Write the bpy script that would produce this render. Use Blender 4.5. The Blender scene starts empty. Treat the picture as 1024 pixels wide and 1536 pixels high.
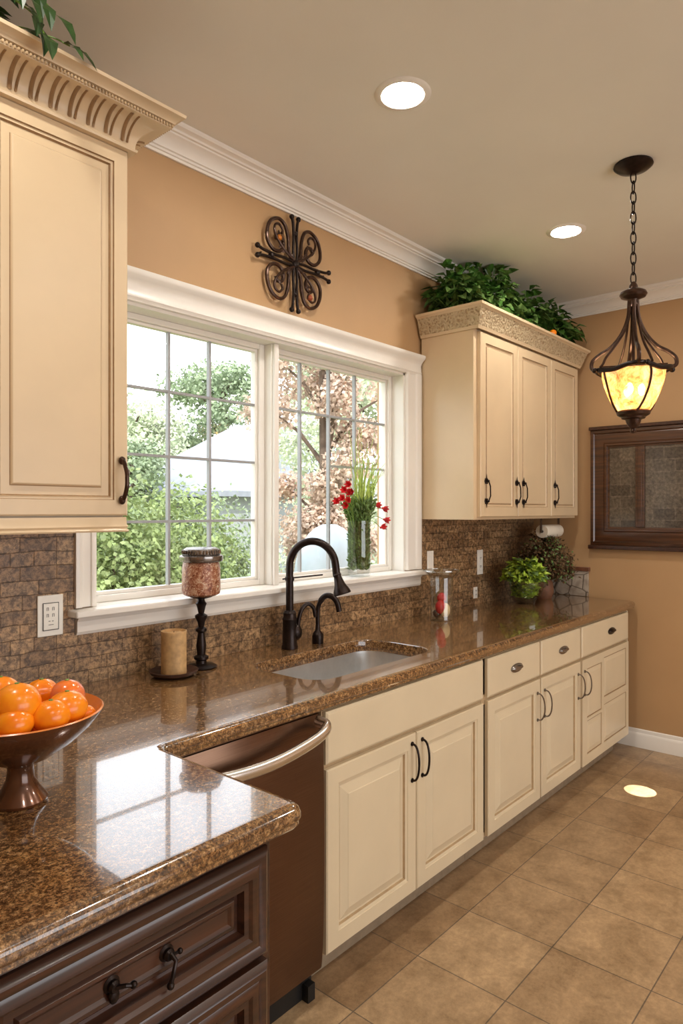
import bpy, bmesh, math, random
from mathutils import Vector, Matrix
R = math.radians; PI = math.pi
scene = bpy.context.scene
col = scene.collection
rnd = random.Random(7)

# ------------------------------------------------------------------ materials
def S(r, g, b):
    f = lambda c: (c/255/12.92) if c/255 <= .04045 else ((c/255+.055)/1.055)**2.4
    return (f(r), f(g), f(b), 1)

class NT:
    def __init__(s, name):
        s.m = bpy.data.materials.new(name); s.m.use_nodes = True
        s.t = s.m.node_tree; s.n = s.t.nodes; s.l = s.t.links
        s.b = s.n['Principled BSDF']; s.out = s.n['Material Output']
    def node(s, typ, **kw):
        n = s.n.new(typ)
        for k, v in kw.items():
            if k.startswith('i_'): n.inputs[k[2:].replace('_', ' ')].default_value = v
            else: setattr(n, k, v)
        return n
    def link(s, a, b): s.l.new(a, b)
    def coord(s, scale=(1,1,1), loc=(0,0,0), kind='geo'):
        if kind == 'geo':
            g = s.node('ShaderNodeNewGeometry').outputs['Position']
        else:
            g = s.node('ShaderNodeTexCoord').outputs['Object']
        m = s.node('ShaderNodeMapping'); m.inputs['Scale'].default_value = scale; m.inputs['Location'].default_value = loc
        s.link(g, m.inputs['Vector']); return m.outputs[0]
    def noise(s, vec, scale, detail=4, rough=.5, dist=0):
        n = s.node('ShaderNodeTexNoise'); n.inputs['Scale'].default_value = scale
        n.inputs['Detail'].default_value = detail; n.inputs['Roughness'].default_value = rough
        n.inputs['Distortion'].default_value = dist
        s.link(vec, n.inputs['Vector']); return n.outputs['Fac']
    def ramp(s, fac, stops):
        r = s.node('ShaderNodeValToRGB'); e = r.color_ramp.elements
        while len(e) < len(stops): e.new(.5)
        for el, (p, c) in zip(e, stops): el.position = p; el.color = c
        s.link(fac, r.inputs[0]); return r.outputs[0]
    def mix(s, a, b, fac, mode='MIX'):
        m = s.node('ShaderNodeMix', data_type='RGBA', blend_type=mode)
        for v, i in ((fac, 0), (a, 6), (b, 7)):
            if isinstance(v, (int, float, tuple)): m.inputs[i].default_value = v
            else: s.link(v, m.inputs[i])
        return m.outputs[2]
    def bump(s, h, strength, dist=.01):
        b = s.node('ShaderNodeBump'); b.inputs['Strength'].default_value = strength; b.inputs['Distance'].default_value = dist
        s.link(h, b.inputs['Height']); s.link(b.outputs[0], s.b.inputs['Normal'])
    def set(s, base=None, rough=None, metal=None, **kw):
        if base is not None:
            if isinstance(base, tuple): s.b.inputs['Base Color'].default_value = base
            else: s.link(base, s.b.inputs['Base Color'])
        if rough is not None: s.b.inputs['Roughness'].default_value = rough
        if metal is not None: s.b.inputs['Metallic'].default_value = metal
        for k, v in kw.items(): s.b.inputs[k.replace('_', ' ')].default_value = v
        return s.m

def simple(name, c, rough=.5, metal=0, var=.12, scale=30, bump=0, kind='geo', **kw):
    t = NT(name); v = t.coord(kind=kind)
    f = t.noise(v, scale, 4)
    d = tuple(x*(1-var) for x in c[:3])+(1,); l = tuple(min(1, x*(1+var)) for x in c[:3])+(1,)
    t.set(t.ramp(f, [(.3, d), (.7, l)]), rough, metal, **kw)
    if bump: t.bump(f, bump)
    return t.m

M = {}
M['wall'] = simple('tan_wall_paint', S(184,147,104), .6, var=.05, scale=2.5)
M['ceiling'] = simple('ceiling_paint', S(228,224,213), .75, var=.03, scale=2)
M['white'] = simple('white_trim_paint', S(236,231,222), .32, var=.02, scale=6)
M['cream'] = simple('cream_cabinet_paint', S(219,202,170), .33, var=.035, scale=5)
M['creamup'] = simple('warm_cream_cabinet_paint', S(214,190,154), .33, var=.04, scale=5)
M['glaze'] = simple('brown_glaze', S(150,118,82), .4, var=.15, scale=40)
M['glaze_light'] = simple('light_glaze', S(186,160,124), .4, var=.1, scale=40)
M['inside'] = simple('cabinet_shadow_gap', S(120,98,72), .6)
M['iron'] = simple('oil_rubbed_bronze', S(44,35,32), .32, .75, var=.3, scale=60)
M['ironbrown'] = simple('brown_bronze', S(70,50,40), .28, .7, var=.35, scale=60)
M['pewter'] = simple('pewter', S(140,134,130), .2, .9)
M['steel'] = simple('brushed_steel', S(214,214,212), .36, .9, var=.05)
M['chrome'] = simple('satin_handle_metal', S(228,226,222), .24, 1, var=.04)
M['plate'] = simple('white_plastic', S(236,232,222), .35, var=.02)
M['slot'] = simple('dark_slot', S(70,66,62), .5)
M['black'] = simple('black_plastic', S(18,17,16), .5)
M['candle'] = simple('tan_candle', S(196,158,108), .6, var=.22, scale=45)
M['woodtray'] = simple('dark_wood_tray', S(66,40,28), .35, var=.3)
M['shadeleaf'] = simple('leaf_green', S(96,124,62), .45, var=.45, scale=22)
M['leafdark'] = simple('leaf_dark_green', S(62,100,36), .4, var=.5, scale=18)
M['stem'] = simple('green_stem', S(110,140,60), .5, var=.2)
M['grassblade'] = simple('pale_green_blade', S(160,184,84), .5, var=.25)
M['red'] = simple('red_petal', S(205,34,40), .4, var=.25)
M['redfruit'] = simple('red_fruit', S(190,28,34), .3, var=.3)
M['bread'] = simple('cream_slice', S(236,208,160), .6, var=.08)
M['lettuce'] = simple('lettuce_green', S(158,184,62), .5, var=.5, scale=34)
M['dried'] = simple('dried_brown_foliage', S(92,68,38), .7, var=.5, scale=28)
M['terracotta'] = simple('pot_terracotta', S(120,80,56), .6)
M['roll'] = simple('paper_roll', S(236,228,210), .8, var=.03)
M['cap'] = simple('brown_cap_tile', S(112,70,48), .4, var=.3, scale=40)
M['amberbead'] = simple('amber_bead', S(190,110,30), .2)
M['rustbead'] = simple('rust_bead', S(150,72,40), .3)
M['bark'] = simple('tree_bark', S(92,78,66), .9, var=.35, scale=9)
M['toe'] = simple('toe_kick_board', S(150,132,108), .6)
M['earth'] = simple('garden_soil_lawn', S(120,128,78), .95, var=.3, scale=3)
M['roof'] = simple('pale_roof_shingles', S(138,142,152), .7, var=.12, scale=5)
M['siding'] = simple('grey_siding', S(150,154,158), .7, var=.1)
M['muntin'] = simple('grey_white_muntin', S(158,160,162), .4, var=.02)
M['pod'] = simple('white_resin', S(176,188,194), .4, var=.03)
M['cushion'] = simple('blue_grey_cushion', S(120,140,140), .8, var=.3)

def leafmat(name, c, trans=.35, var=.35, scale=3):
    t = NT(name); v = t.coord()
    f = t.noise(v, scale, 3)
    d = tuple(x*(1-var) for x in c[:3])+(1,); l = tuple(min(1, x*(1+var)) for x in c[:3])+(1,)
    cc = t.ramp(f, [(.35, d), (.65, l)])
    t.set(cc, .55)
    tr = t.node('ShaderNodeBsdfTranslucent'); t.link(cc, tr.inputs[0])
    mx = t.node('ShaderNodeMixShader'); mx.inputs[0].default_value = trans
    t.link(t.b.outputs[0], mx.inputs[1]); t.link(tr.outputs[0], mx.inputs[2]); t.link(mx.outputs[0], t.out.inputs[0])
    return t.m
M['hedge'] = leafmat('hedge_leaf', S(136,152,98), .35, scale=6)
M['tree1'] = leafmat('tree_leaf_green', S(138,154,120), .3)
M['tree2'] = leafmat('tree_leaf_pale', S(186,194,164), .3)
M['russet'] = leafmat('russet_leaf', S(196,174,156), .4, var=.35, scale=8)

def glassmat(name, tint=(1,1,1,1), ior=1.45, rough=0.0, extra=.0):
    t = NT(name)
    tr = t.node('ShaderNodeBsdfTransparent'); tr.inputs[0].default_value = tint
    gl = t.node('ShaderNodeBsdfGlossy'); gl.inputs['Roughness'].default_value = rough
    fr = t.node('ShaderNodeFresnel'); fr.inputs[0].default_value = ior
    v = t.node('ShaderNodeMath', operation='MULTIPLY_ADD'); v.inputs[1].default_value = .9; v.inputs[2].default_value = extra
    t.link(fr.outputs[0], v.inputs[0])
    ge = t.node('ShaderNodeNewGeometry'); fb = t.node('ShaderNodeMath', operation='SUBTRACT'); fb.inputs[0].default_value = 1; t.link(ge.outputs['Backfacing'], fb.inputs[1])
    pr = t.node('ShaderNodeMath', operation='MULTIPLY'); t.link(v.outputs[0], pr.inputs[0]); t.link(fb.outputs[0], pr.inputs[1])
    mx = t.node('ShaderNodeMixShader'); t.link(pr.outputs[0], mx.inputs[0])
    t.link(tr.outputs[0], mx.inputs[1]); t.link(gl.outputs[0], mx.inputs[2]); t.link(mx.outputs[0], t.out.inputs[0])
    return t.m
M['glass'] = glassmat('window_glass')
M['lidglass'] = glassmat('frosty_lid_glass', (.9,.91,.9,1), 1.6, .08, .25)
M['vglass'] = glassmat('vessel_glass', (.95,.965,.96,1), 1.55, .02, .07)

def granite():
    t = NT('brown_granite'); v = t.coord()
    a = t.noise(v, 85, 9, .82, .25); b = t.noise(v, 210, 4, .7); c = t.noise(v, 9, 4, .6, .8)
    base = t.ramp(a, [(.34, S(34,23,17)), (.42, S(86,60,40)), (.50, S(134,100,66)), (.58, S(184,148,104)), (.68, S(214,190,156))])
    dark = t.ramp(b, [(.40, (0.10,.09,.08,1)), (.54, (1,1,1,1))])
    m1 = t.mix(base, dark, .75, 'MULTIPLY')
    warm = t.ramp(c, [(.4, (.80,.74,.70,1)), (.62, (1.0,.86,.64,1))])
    m2 = t.mix(m1, warm, .8, 'MULTIPLY')
    t.set(m2, .16, 0, IOR=1.5, Coat_Weight=.9, Coat_Roughness=.03, Coat_IOR=1.62)
    return t.m
M['granite'] = granite()

def backsplash():
    t = NT('stone_mosaic_tile')
    p = t.node('ShaderNodeNewGeometry').outputs['Position']
    sx = t.node('ShaderNodeSeparateXYZ'); t.link(p, sx.inputs[0])
    wob = t.noise(t.coord((6,6,6)), 2.5, 3)
    wz = t.node('ShaderNodeMath', operation='MULTIPLY_ADD'); t.link(wob, wz.inputs[0]); wz.inputs[1].default_value = .014; t.link(sx.outputs[2], wz.inputs[2])
    cx = t.node('ShaderNodeCombineXYZ'); t.link(sx.outputs[0], cx.inputs[0]); t.link(wz.outputs[0], cx.inputs[1])
    br = t.node('ShaderNodeTexBrick'); br.offset = .5; br.squash = .62; br.squash_frequency = 3; br.offset_frequency = 2
    t.link(cx.outputs[0], br.inputs['Vector'])
    for k, val in (('Scale',1),('Mortar Size',.0018),('Mortar Smooth',.6),('Bias',0),('Brick Width',.115),('Row Height',.044)): br.inputs[k].default_value = val
    br.inputs['Color1'].default_value = S(132,104,76); br.inputs['Color2'].default_value = S(170,140,106); br.inputs['Mortar'].default_value = S(104,80,56)
    n = t.noise(t.coord(), 46, 9, .8, .3)
    n2 = t.noise(t.coord(), 9, 3)
    mo = t.ramp(n, [(.42, (.26,.23,.20,1)), (.5, (.80,.77,.72,1)), (.58, (1.5,1.46,1.36,1))])
    c = t.mix(br.outputs['Color'], mo, .9, 'MULTIPLY')
    c = t.mix(c, t.ramp(n2, [(.35, (.7,.68,.66,1)), (.65, (1.1,1.06,1,1))]), .7, 'MULTIPLY')
    t.set(c, .34)
    h = t.node('ShaderNodeMath', operation='MULTIPLY_ADD'); t.link(n, h.inputs[0]); h.inputs[1].default_value = .5
    inv = t.node('ShaderNodeMath', operation='SUBTRACT'); inv.inputs[0].default_value = 1; t.link(br.outputs['Fac'], inv.inputs[1]); t.link(inv.outputs[0], h.inputs[2])
    t.bump(h.outputs[0], .6, .003)
    return t.m
M['backsplash'] = backsplash()

def floormat():
    t = NT('travertine_floor_tile')
    v = t.coord((1,1,1), (-1.88+3.35, -1.293+3.2, 0))
    br = t.node('ShaderNodeTexBrick'); br.offset = 0; t.link(v, br.inputs['Vector'])
    for k, val in (('Scale',1),('Mortar Size',.0022),('Mortar Smooth',.1),('Bias',0),('Brick Width',.335),('Row Height',.32)): br.inputs[k].default_value = val
    br.inputs['Color1'].default_value = S(150,122,92); br.inputs['Color2'].default_value = S(180,152,118); br.inputs['Mortar'].default_value = S(112,96,80)
    n = t.noise(t.coord(), 7, 10, .72, .3); n2 = t.noise(t.coord(), 60, 6, .8)
    c = t.mix(br.outputs['Color'], t.ramp(n, [(.36, (.66,.62,.56,1)), (.5, (.95,.94,.92,1)), (.64, (1.2,1.2,1.18,1))]), .9, 'MULTIPLY')
    c = t.mix(c, t.ramp(n2, [(.38, (.74,.71,.66,1)), (.6, (1.1,1.09,1.06,1))]), .7, 'MULTIPLY')
    t.set(c, .28)
    inv = t.node('ShaderNodeMath', operation='SUBTRACT'); inv.inputs[0].default_value = 1; t.link(br.outputs['Fac'], inv.inputs[1])
    t.bump(inv.outputs[0], .5, .002)
    return t.m
M['floor'] = floormat()

def wood(name, dark, light, scale=(1.5,30,30), rough=.28):
    t = NT(name); v = t.coord(scale)
    f = t.noise(v, 2.2, 6, .6, .4)
    t.set(t.ramp(f, [(.3, dark), (.7, light)]), rough, 0, Coat_Weight=.4, Coat_Roughness=.15)
    t.bump(f, .08, .002); return t.m
M['darkwood'] = wood('dark_stained_wood', S(36,20,14), S(76,44,28))
M['framewood'] = wood('walnut_frame_wood', S(46,26,15), S(94,58,34), (30,1.5,30))

def bronze():
    t = NT('bronze_stainless'); v = t.coord((1,1,60))
    f = t.noise(v, 8, 3)
    t.set(t.ramp(f, [(.3, S(104,78,62)), (.7, S(118,90,72))]), .3, .9); return t.m
M['dish'] = bronze()

def carved():
    t = NT('carved_frieze'); v = t.coord()
    wv = t.node('ShaderNodeTexVoronoi', feature='SMOOTH_F1'); wv.inputs['Scale'].default_value = 80; t.link(v, wv.inputs['Vector'])
    n = t.noise(v, 60, 3, .5, 2.2)
    h = t.node('ShaderNodeMath', operation='ADD'); t.link(wv.outputs['Distance'], h.inputs[0]); t.link(n, h.inputs[1])
    c = t.ramp(h.outputs[0], [(.55, S(158,130,96)), (.80, S(190,166,130)), (1.0, S(204,184,148))])
    t.set(c, .5); t.bump(h.outputs[0], 1.0, .008); return t.m
M['carved'] = carved()

def stoneside():
    t = NT('grey_marble_splash'); v = t.coord()
    n = t.noise(v, 14, 6, .6, 1.2)
    vo = t.node('ShaderNodeTexVoronoi', feature='DISTANCE_TO_EDGE'); vo.inputs['Scale'].default_value = 11; t.link(v, vo.inputs['Vector'])
    c = t.mix(t.ramp(vo.outputs[0], [(0, S(90,74,62)), (.05, (1,1,1,1))]), t.ramp(n, [(.3, S(150,134,118)), (.7, S(196,182,164))]), 1.0, 'MULTIPLY')
    t.set(c, .4); return t.m
M['sidestone'] = stoneside()

def reflectglass():  # brick pattern in the colour stands in for what the panes reflect
    t = NT('glass_painted_brick_reflection'); p = t.node('ShaderNodeNewGeometry').outputs['Position']
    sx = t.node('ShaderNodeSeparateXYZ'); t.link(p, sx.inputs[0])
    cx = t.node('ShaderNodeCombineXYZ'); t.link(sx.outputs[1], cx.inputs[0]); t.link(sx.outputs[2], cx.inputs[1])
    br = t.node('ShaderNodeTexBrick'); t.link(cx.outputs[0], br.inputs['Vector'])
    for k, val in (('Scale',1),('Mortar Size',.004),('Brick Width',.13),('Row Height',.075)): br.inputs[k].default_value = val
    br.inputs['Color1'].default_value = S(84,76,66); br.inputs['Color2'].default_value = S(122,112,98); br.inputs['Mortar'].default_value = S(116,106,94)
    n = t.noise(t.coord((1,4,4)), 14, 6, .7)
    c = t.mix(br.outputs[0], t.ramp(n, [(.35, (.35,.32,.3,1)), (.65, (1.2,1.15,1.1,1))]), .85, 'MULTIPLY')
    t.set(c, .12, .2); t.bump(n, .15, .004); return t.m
M['reflectglass'] = reflectglass()

def mercury():
    t = NT('red_brown_mosaic_glass'); v = t.coord(kind='obj')
    n = t.noise(v, 70, 5, .7, 1.5)
    c = t.ramp(n, [(.3, S(70,40,26)), (.43, S(132,74,50)), (.54, S(178,126,96)), (.64, S(214,194,166))])
    t.set(c, .25, .1); t.bump(n, .5, .003); return t.m
M['mercury'] = mercury()

def orange():
    t = NT('orange_skin'); v = t.coord(kind='obj')
    n = t.noise(v, 30, 3); n2 = t.noise(v, 500, 2)
    t.set(t.ramp(n, [(.3, S(238,122,14)), (.7, S(250,156,28))]), .22, 0, Subsurface_Weight=.08); t.b.inputs['Subsurface Radius'].default_value = (.02,.008,.002)
    t.bump(n2, .06, .001); return t.m
M['orange'] = orange()
t = NT('blushed_fruit_skin'); v = t.coord(kind='obj'); n = t.noise(v, 22, 3)
M['blush'] = t.set(t.ramp(n, [(.4, S(236,122,44)), (.6, S(204,120,100))]), .2)
t = NT('glazed_brown_bowl'); v = t.coord(kind='obj'); n = t.noise(v, 10, 4)
M['bowl'] = t.set(t.ramp(n, [(.3, S(66,40,26)), (.7, S(112,66,38))]), .2, .35, Coat_Weight=.6)
M['bowlin'] = simple('orange_bowl_glaze', S(214,128,60), .2, var=.12, scale=12)

def ambershade():
    t = NT('amber_scavo_glass'); v = t.coord(kind='obj')
    n = t.noise(v, 22, 6, .7, .8)
    c = t.ramp(n, [(.36, S(196,100,50)), (.50, S(236,176,112)), (.64, S(246,214,160))])
    tr = t.node('ShaderNodeBsdfTranslucent'); t.link(c, tr.inputs[0])
    tp = t.node('ShaderNodeBsdfTransparent'); t.link(c, tp.inputs[0])
    gl = t.node('ShaderNodeBsdfGlossy'); gl.inputs['Roughness'].default_value = .15
    a = t.node('ShaderNodeMixShader'); a.inputs[0].default_value = .35; t.link(tr.outputs[0], a.inputs[1]); t.link(tp.outputs[0], a.inputs[2])
    b = t.node('ShaderNodeMixShader'); b.inputs[0].default_value = .08; t.link(a.outputs[0], b.inputs[1]); t.link(gl.outputs[0], b.inputs[2])
    t.link(b.outputs[0], t.out.inputs[0]); return t.m
M['amber'] = ambershade()

def emit(name, c, s):
    t = NT(name); e = t.node('ShaderNodeEmission'); e.inputs[0].default_value = c; e.inputs[1].default_value = s
    t.link(e.outputs[0], t.out.inputs[0]); return t.m
M['lampdisc'] = emit('downlight_lens', (1,.945,.86,1), 250)
M['bulb'] = emit('bulb_glow', (1,.72,.38,1), 60)

# ------------------------------------------------------------------ mesh builder
def wloc(o):
    v = Vector((0,0,0))
    while o: v += o.location; o = o.parent
    return v

class MB:
    def __init__(s): s.v = []; s.f = []; s.mi = []
    def add(s, vs, fs, mi=0):
        o = len(s.v); s.v += [tuple(p) for p in vs]
        s.f += [tuple(i+o for i in f) for f in fs]; s.mi += [mi]*len(fs); return s
    def box(s, x0, x1, y0, y1, z0, z1, mi=0):
        vs = [(x, y, z) for x in (x0, x1) for y in (y0, y1) for z in (z0, z1)]
        return s.add(vs, [(0,1,3,2),(4,6,7,5),(0,4,5,1),(2,3,7,6),(0,2,6,4),(1,5,7,3)], mi)
    def loft(s, loops, mis=None, cap0=True, cap1=True, closed=True):
        n = len(loops[0]); vs = [p for l in loops for p in l]; o = len(s.v); s.v += [tuple(p) for p in vs]
        for k in range(len(loops)-1):
            for i in range(n if closed else n-1):
                j = (i+1) % n
                s.f.append((o+k*n+i, o+k*n+j, o+(k+1)*n+j, o+(k+1)*n+i)); s.mi.append(mis[k] if mis else 0)
        if cap0: s.f.append(tuple(o+i for i in range(n))[::-1]); s.mi.append(mis[0] if mis else 0)
        if cap1: s.f.append(tuple(o+(len(loops)-1)*n+i for i in range(n))); s.mi.append(mis[-1] if mis else 0)
        return s
    def lathe(s, prof, c=(0,0,0), seg=32, axis='z', mi=0, sx=1, sy=1):
        loops = []
        for r, h in prof:
            l = []
            for i in range(seg):
                a = 2*PI*i/seg; x, y = r*math.cos(a)*sx, r*math.sin(a)*sy
                p = {'z': (x, y, h), 'y': (x, h, y), 'x': (h, x, y)}[axis]
                l.append((p[0]+c[0], p[1]+c[1], p[2]+c[2]))
            loops.append(l)
        ring = prof[0] == prof[-1]
        return s.loft(loops, [mi]*len(loops), not ring, not ring)
    def tube(s, pts, r, seg=10, mi=0, closed=False, flat=1):
        pts = [Vector(p) for p in pts]; n = len(pts)
        rs = r if isinstance(r, (list, tuple)) else [r]*n
        tan = []
        for i in range(n):
            a = pts[(i-1) % n] if (closed or i > 0) else pts[i]; b = pts[(i+1) % n] if (closed or i < n-1) else pts[i]
            tan.append((b-a).normalized())
        up = Vector((0,0,1)) if abs(tan[0].z) < .9 else Vector((1,0,0))
        nrm = (up - tan[0]*up.dot(tan[0])).normalized(); loops = []
        for i in range(n):
            nrm = (nrm - tan[i]*nrm.dot(tan[i])).normalized(); bi = tan[i].cross(nrm)
            loops.append([pts[i]+nrm*math.cos(2*PI*k/seg)*rs[i]*flat+bi*math.sin(2*PI*k/seg)*rs[i] for k in range(seg)])
        if closed:
            loops.append(loops[0]); return s.loft(loops, [mi]*len(loops), False, False)
        return s.loft(loops, [mi]*len(loops))
    def ball(s, c, r, seg=16, rings=10, mi=0, sc=(1,1,1)):
        loops = []
        for k in range(1, rings):
            a = PI*k/rings
            loops.append([(c[0]+r*sc[0]*math.sin(a)*math.cos(2*PI*i/seg), c[1]+r*sc[1]*math.sin(a)*math.sin(2*PI*i/seg), c[2]-r*sc[2]*math.cos(a)) for i in range(seg)])
        o = len(s.v); s.loft(loops, [mi]*len(loops), False, False)
        b = len(s.v); s.v += [(c[0], c[1], c[2]-r*sc[2]), (c[0], c[1], c[2]+r*sc[2])]
        e = o+(rings-2)*seg
        for i in range(seg):
            j = (i+1) % seg
            s.f += [(b, o+j, o+i), (b+1, e+i, e+j)]; s.mi += [mi, mi]
        return s
    def sweep(s, path, prof, mi=0, closed=False, outs=None, caps=True):
        """sweep profile [(out, up)] along a horizontal path with mitred corners; out = right-hand side of travel"""
        n = len(path); P = [Vector((p[0], p[1])) for p in path]; dirs = []
        for i in range(n if closed else n-1): dirs.append((P[(i+1) % n]-P[i]).normalized())
        loops = []
        for i in range(n):
            if closed: a, b = dirs[i-1], dirs[i]
            else: a, b = dirs[max(i-1, 0)], dirs[min(i, n-2)]
            na, nb = Vector((a.y, -a.x)), Vector((b.y, -b.x))
            m = (na+nb); m = m/ (m.dot(na)) if m.length > 1e-6 else na
            loops.append([(P[i].x+m.x*o, P[i].y+m.y*o, path[i][2]+u) for o, u in prof])
        mis = mi if isinstance(mi, list) else None
        nn = len(prof)
        if closed: loops.append(loops[0])
        o = len(s.v); s.v += [p for l in loops for p in l]
        for k in range(len(loops)-1):
            for i in range(nn):
                j = (i+1) % nn
                s.f.append((o+k*nn+i, o+k*nn+j, o+(k+1)*nn+j, o+(k+1)*nn+i)); s.mi.append(mis[i] if mis else mi)
        if not closed and caps:
            s.f.append(tuple(o+i for i in range(nn))); s.f.append(tuple(o+(len(loops)-1)*nn+i for i in range(nn))[::-1]); m0 = mis[0] if mis else mi; s.mi += [m0, m0]
        return s
    def panel(s, x0, x1, z0, z1, y, th, prof, axis='y'):
        """framed panel facing -Y (or -X), profile rings (inset, out, mat index)"""
        def rect(i, d):
            if axis == 'y': return [(x0+i, y-d, z0+i), (x1-i, y-d, z0+i), (x1-i, y-d, z1-i), (x0+i, y-d, z1-i)]
            return [(y-d, x0+i, z0+i), (y-d, x1-i, z0+i), (y-d, x1-i, z1-i), (y-d, x0+i, z1-i)]
        loops = [rect(0, -th)]+[rect(i, d) for i, d, m in prof]
        return s.loft(loops, [m for i, d, m in prof]+[prof[-1][2]])
    def leaf(s, p, d, n, L, W, mi=0, bend=.15):
        d = d.normalized(); sd = d.cross(n)
        if sd.length < 1e-4: sd = d.orthogonal()
        sd.normalize(); n = sd.cross(d)
        a = p; m = p+d*L*.45; tp = p+d*L-n*L*bend*1.5
        return s.add([a, m+sd*W*.5+n*W*.12, m, m-sd*W*.5+n*W*.12, tp, p+d*L*.75+sd*W*.3-n*L*bend*.5, p+d*L*.75-sd*W*.3-n*L*bend*.5],
                     [(0,1,2),(0,2,3),(2,1,5,4),(2,4,6,3)], mi)
    def build(s, name, mats, parent=None, smooth=35, bevel=0, loc=None, clean=True):
        if not isinstance(mats, (list, tuple)): mats = [mats]
        me = bpy.data.meshes.new(name)
        if parent is not None: off = wloc(parent)
        elif loc is not None: off = Vector(loc)
        else:
            xs = [v[0] for v in s.v]; ys = [v[1] for v in s.v]; zs = [v[2] for v in s.v]
            off = Vector(((min(xs)+max(xs))/2, (min(ys)+max(ys))/2, min(zs)))
        me.from_pydata([(v[0]-off.x, v[1]-off.y, v[2]-off.z) for v in s.v], [], s.f)
        for m in mats: me.materials.append(m)
        me.polygons.foreach_set('material_index', s.mi)
        if clean:
            bm = bmesh.new(); bm.from_mesh(me); bmesh.ops.recalc_face_normals(bm, faces=bm.faces); bm.to_mesh(me); bm.free()
        me.shade_smooth() if smooth else me.shade_flat()
        if smooth: me.set_sharp_from_angle(angle=R(smooth))
        o = bpy.data.objects.new(name, me); col.objects.link(o)
        if parent is not None: o.parent = parent
        else: o.location = off
        if bevel:
            b = o.modifiers.new('bevel', 'BEVEL'); b.width = bevel; b.segments = 2; b.limit_method = 'ANGLE'; b.angle_limit = R(40)
        return o

def box(*a): return MB().box(*a)
def tag(o, label=None, cat=None, group=None, kind=None):
    for k, v in (('label', label), ('category', cat), ('group', group), ('kind', kind)):
        if v: o[k] = v
    return o
def empty(name, loc, label, cat, group=None):
    o = bpy.data.objects.new(name, None); o.location = loc; o.empty_display_size = .05; col.objects.link(o)
    return tag(o, label, cat, group)
def struct(o, label=None): o['kind'] = 'structure'; 
def copy_tree(o, parent=None):
    c = o.copy(); col.objects.link(c); c.parent = parent
    for ch in list(o.children): copy_tree(ch, c)
    return c
def arc(c, r, a0, a1, n, plane='xz', r2=None):
    out = []
    for i in range(n+1):
        a = R(a0+(a1-a0)*i/n); u, w = r*math.cos(a), (r2 or r)*math.sin(a)
        out.append({'xz': (c[0]+u, c[1], c[2]+w), 'yz': (c[0], c[1]+u, c[2]+w), 'xy': (c[0]+u, c[1]+w, c[2])}[plane])
    return out
def smoothpts(pts, n=8):
    P = [Vector(p) for p in pts]; P = [P[0]*2-P[1]]+P+[P[-1]*2-P[-2]]; out = []
    for i in range(1, len(P)-2):
        for k in range(n):
            t = k/n; a, b, c, d = P[i-1], P[i], P[i+1], P[i+2]
            out.append(.5*((2*b)+(c-a)*t+(2*a-5*b+4*c-d)*t*t+(3*b-a-3*c+d)*t**3))
    out.append(P[-2]); return out

# ------------------------------------------------------------------ dimensions
WY = 2.10      # window wall face
FX = 4.45      # far right wall face
LX = -1.3; BY = -3.2; CZ = 2.86
OX0, OX1, OZ0, OZ1 = 1.165, 2.93, 1.14, 2.21

# ------------------------------------------------------------------ room shell
def st(name, mb, mat, **k):
    o = mb.build(name, mat, **k); o['kind'] = 'structure'; return o
st('floor', box(LX-.2, FX+.2, BY-.2, WY+.18, -.12, 0), M['floor'], smooth=0)
st('ceiling', box(LX-.2, FX+.2, BY-.2, WY+.18, CZ, CZ+.15), M['ceiling'], smooth=0)
wb = MB()
wb.box(LX-.2, OX0, WY, WY+.18, 0, CZ); wb.box(OX1, FX+.2, WY, WY+.18, 0, CZ)
wb.box(OX0, OX1, WY, WY+.18, 0, OZ0); wb.box(OX0, OX1, WY, WY+.18, OZ1, CZ)
st('wall_back', wb, M['wall'], smooth=0)
st('wall_right', box(FX, FX+.2, BY-.2, WY, 0, CZ), M['wall'], smooth=0)
st('wall_left', box(LX-.2, LX, BY-.2, WY, 0, CZ), M['wall'], smooth=0)
bx0, bx1, bz0, bz1 = -.3, 3.7, .3, 2.35
wf = MB()
wf.box(LX, bx0, BY-.2, BY, 0, CZ); wf.box(bx1, FX, BY-.2, BY, 0, CZ); wf.box(bx0, bx1, BY-.2, BY, 0, bz0); wf.box(bx0, bx1, BY-.2, BY, bz1, CZ)
st('wall_front', wf, M['wall'], smooth=0)

# baseboard on far wall
bbp = [(0,0),(.016,0),(.016,.075),(.012,.088),(.008,.092),(.006,.11),(0,.115)]
st('baseboard_right', MB().sweep([(FX-.001, WY-.001, .001), (FX-.001, BY, .001)], bbp), M['white'])
# crown moulding of the room
cr = [(0,0),(.009,0),(.010,.009),(.017,.010),(.017,.018),(.024,.020),(.027,.029),(.036,.043),(.049,.054),(.062,.059),(.063,.065),(.072,.066),(.074,.073),(.083,.077),(.092,.078),(.097,.084),(.098,.092),(0,.092)]
crz = CZ-.0925
st('trim_1', MB().sweep([(-.1, WY-.001, crz), (FX-.001, WY-.001, crz), (FX-.001, BY, crz)], [(a, b) for a, b in cr]), M['white'], smooth=28)

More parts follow.
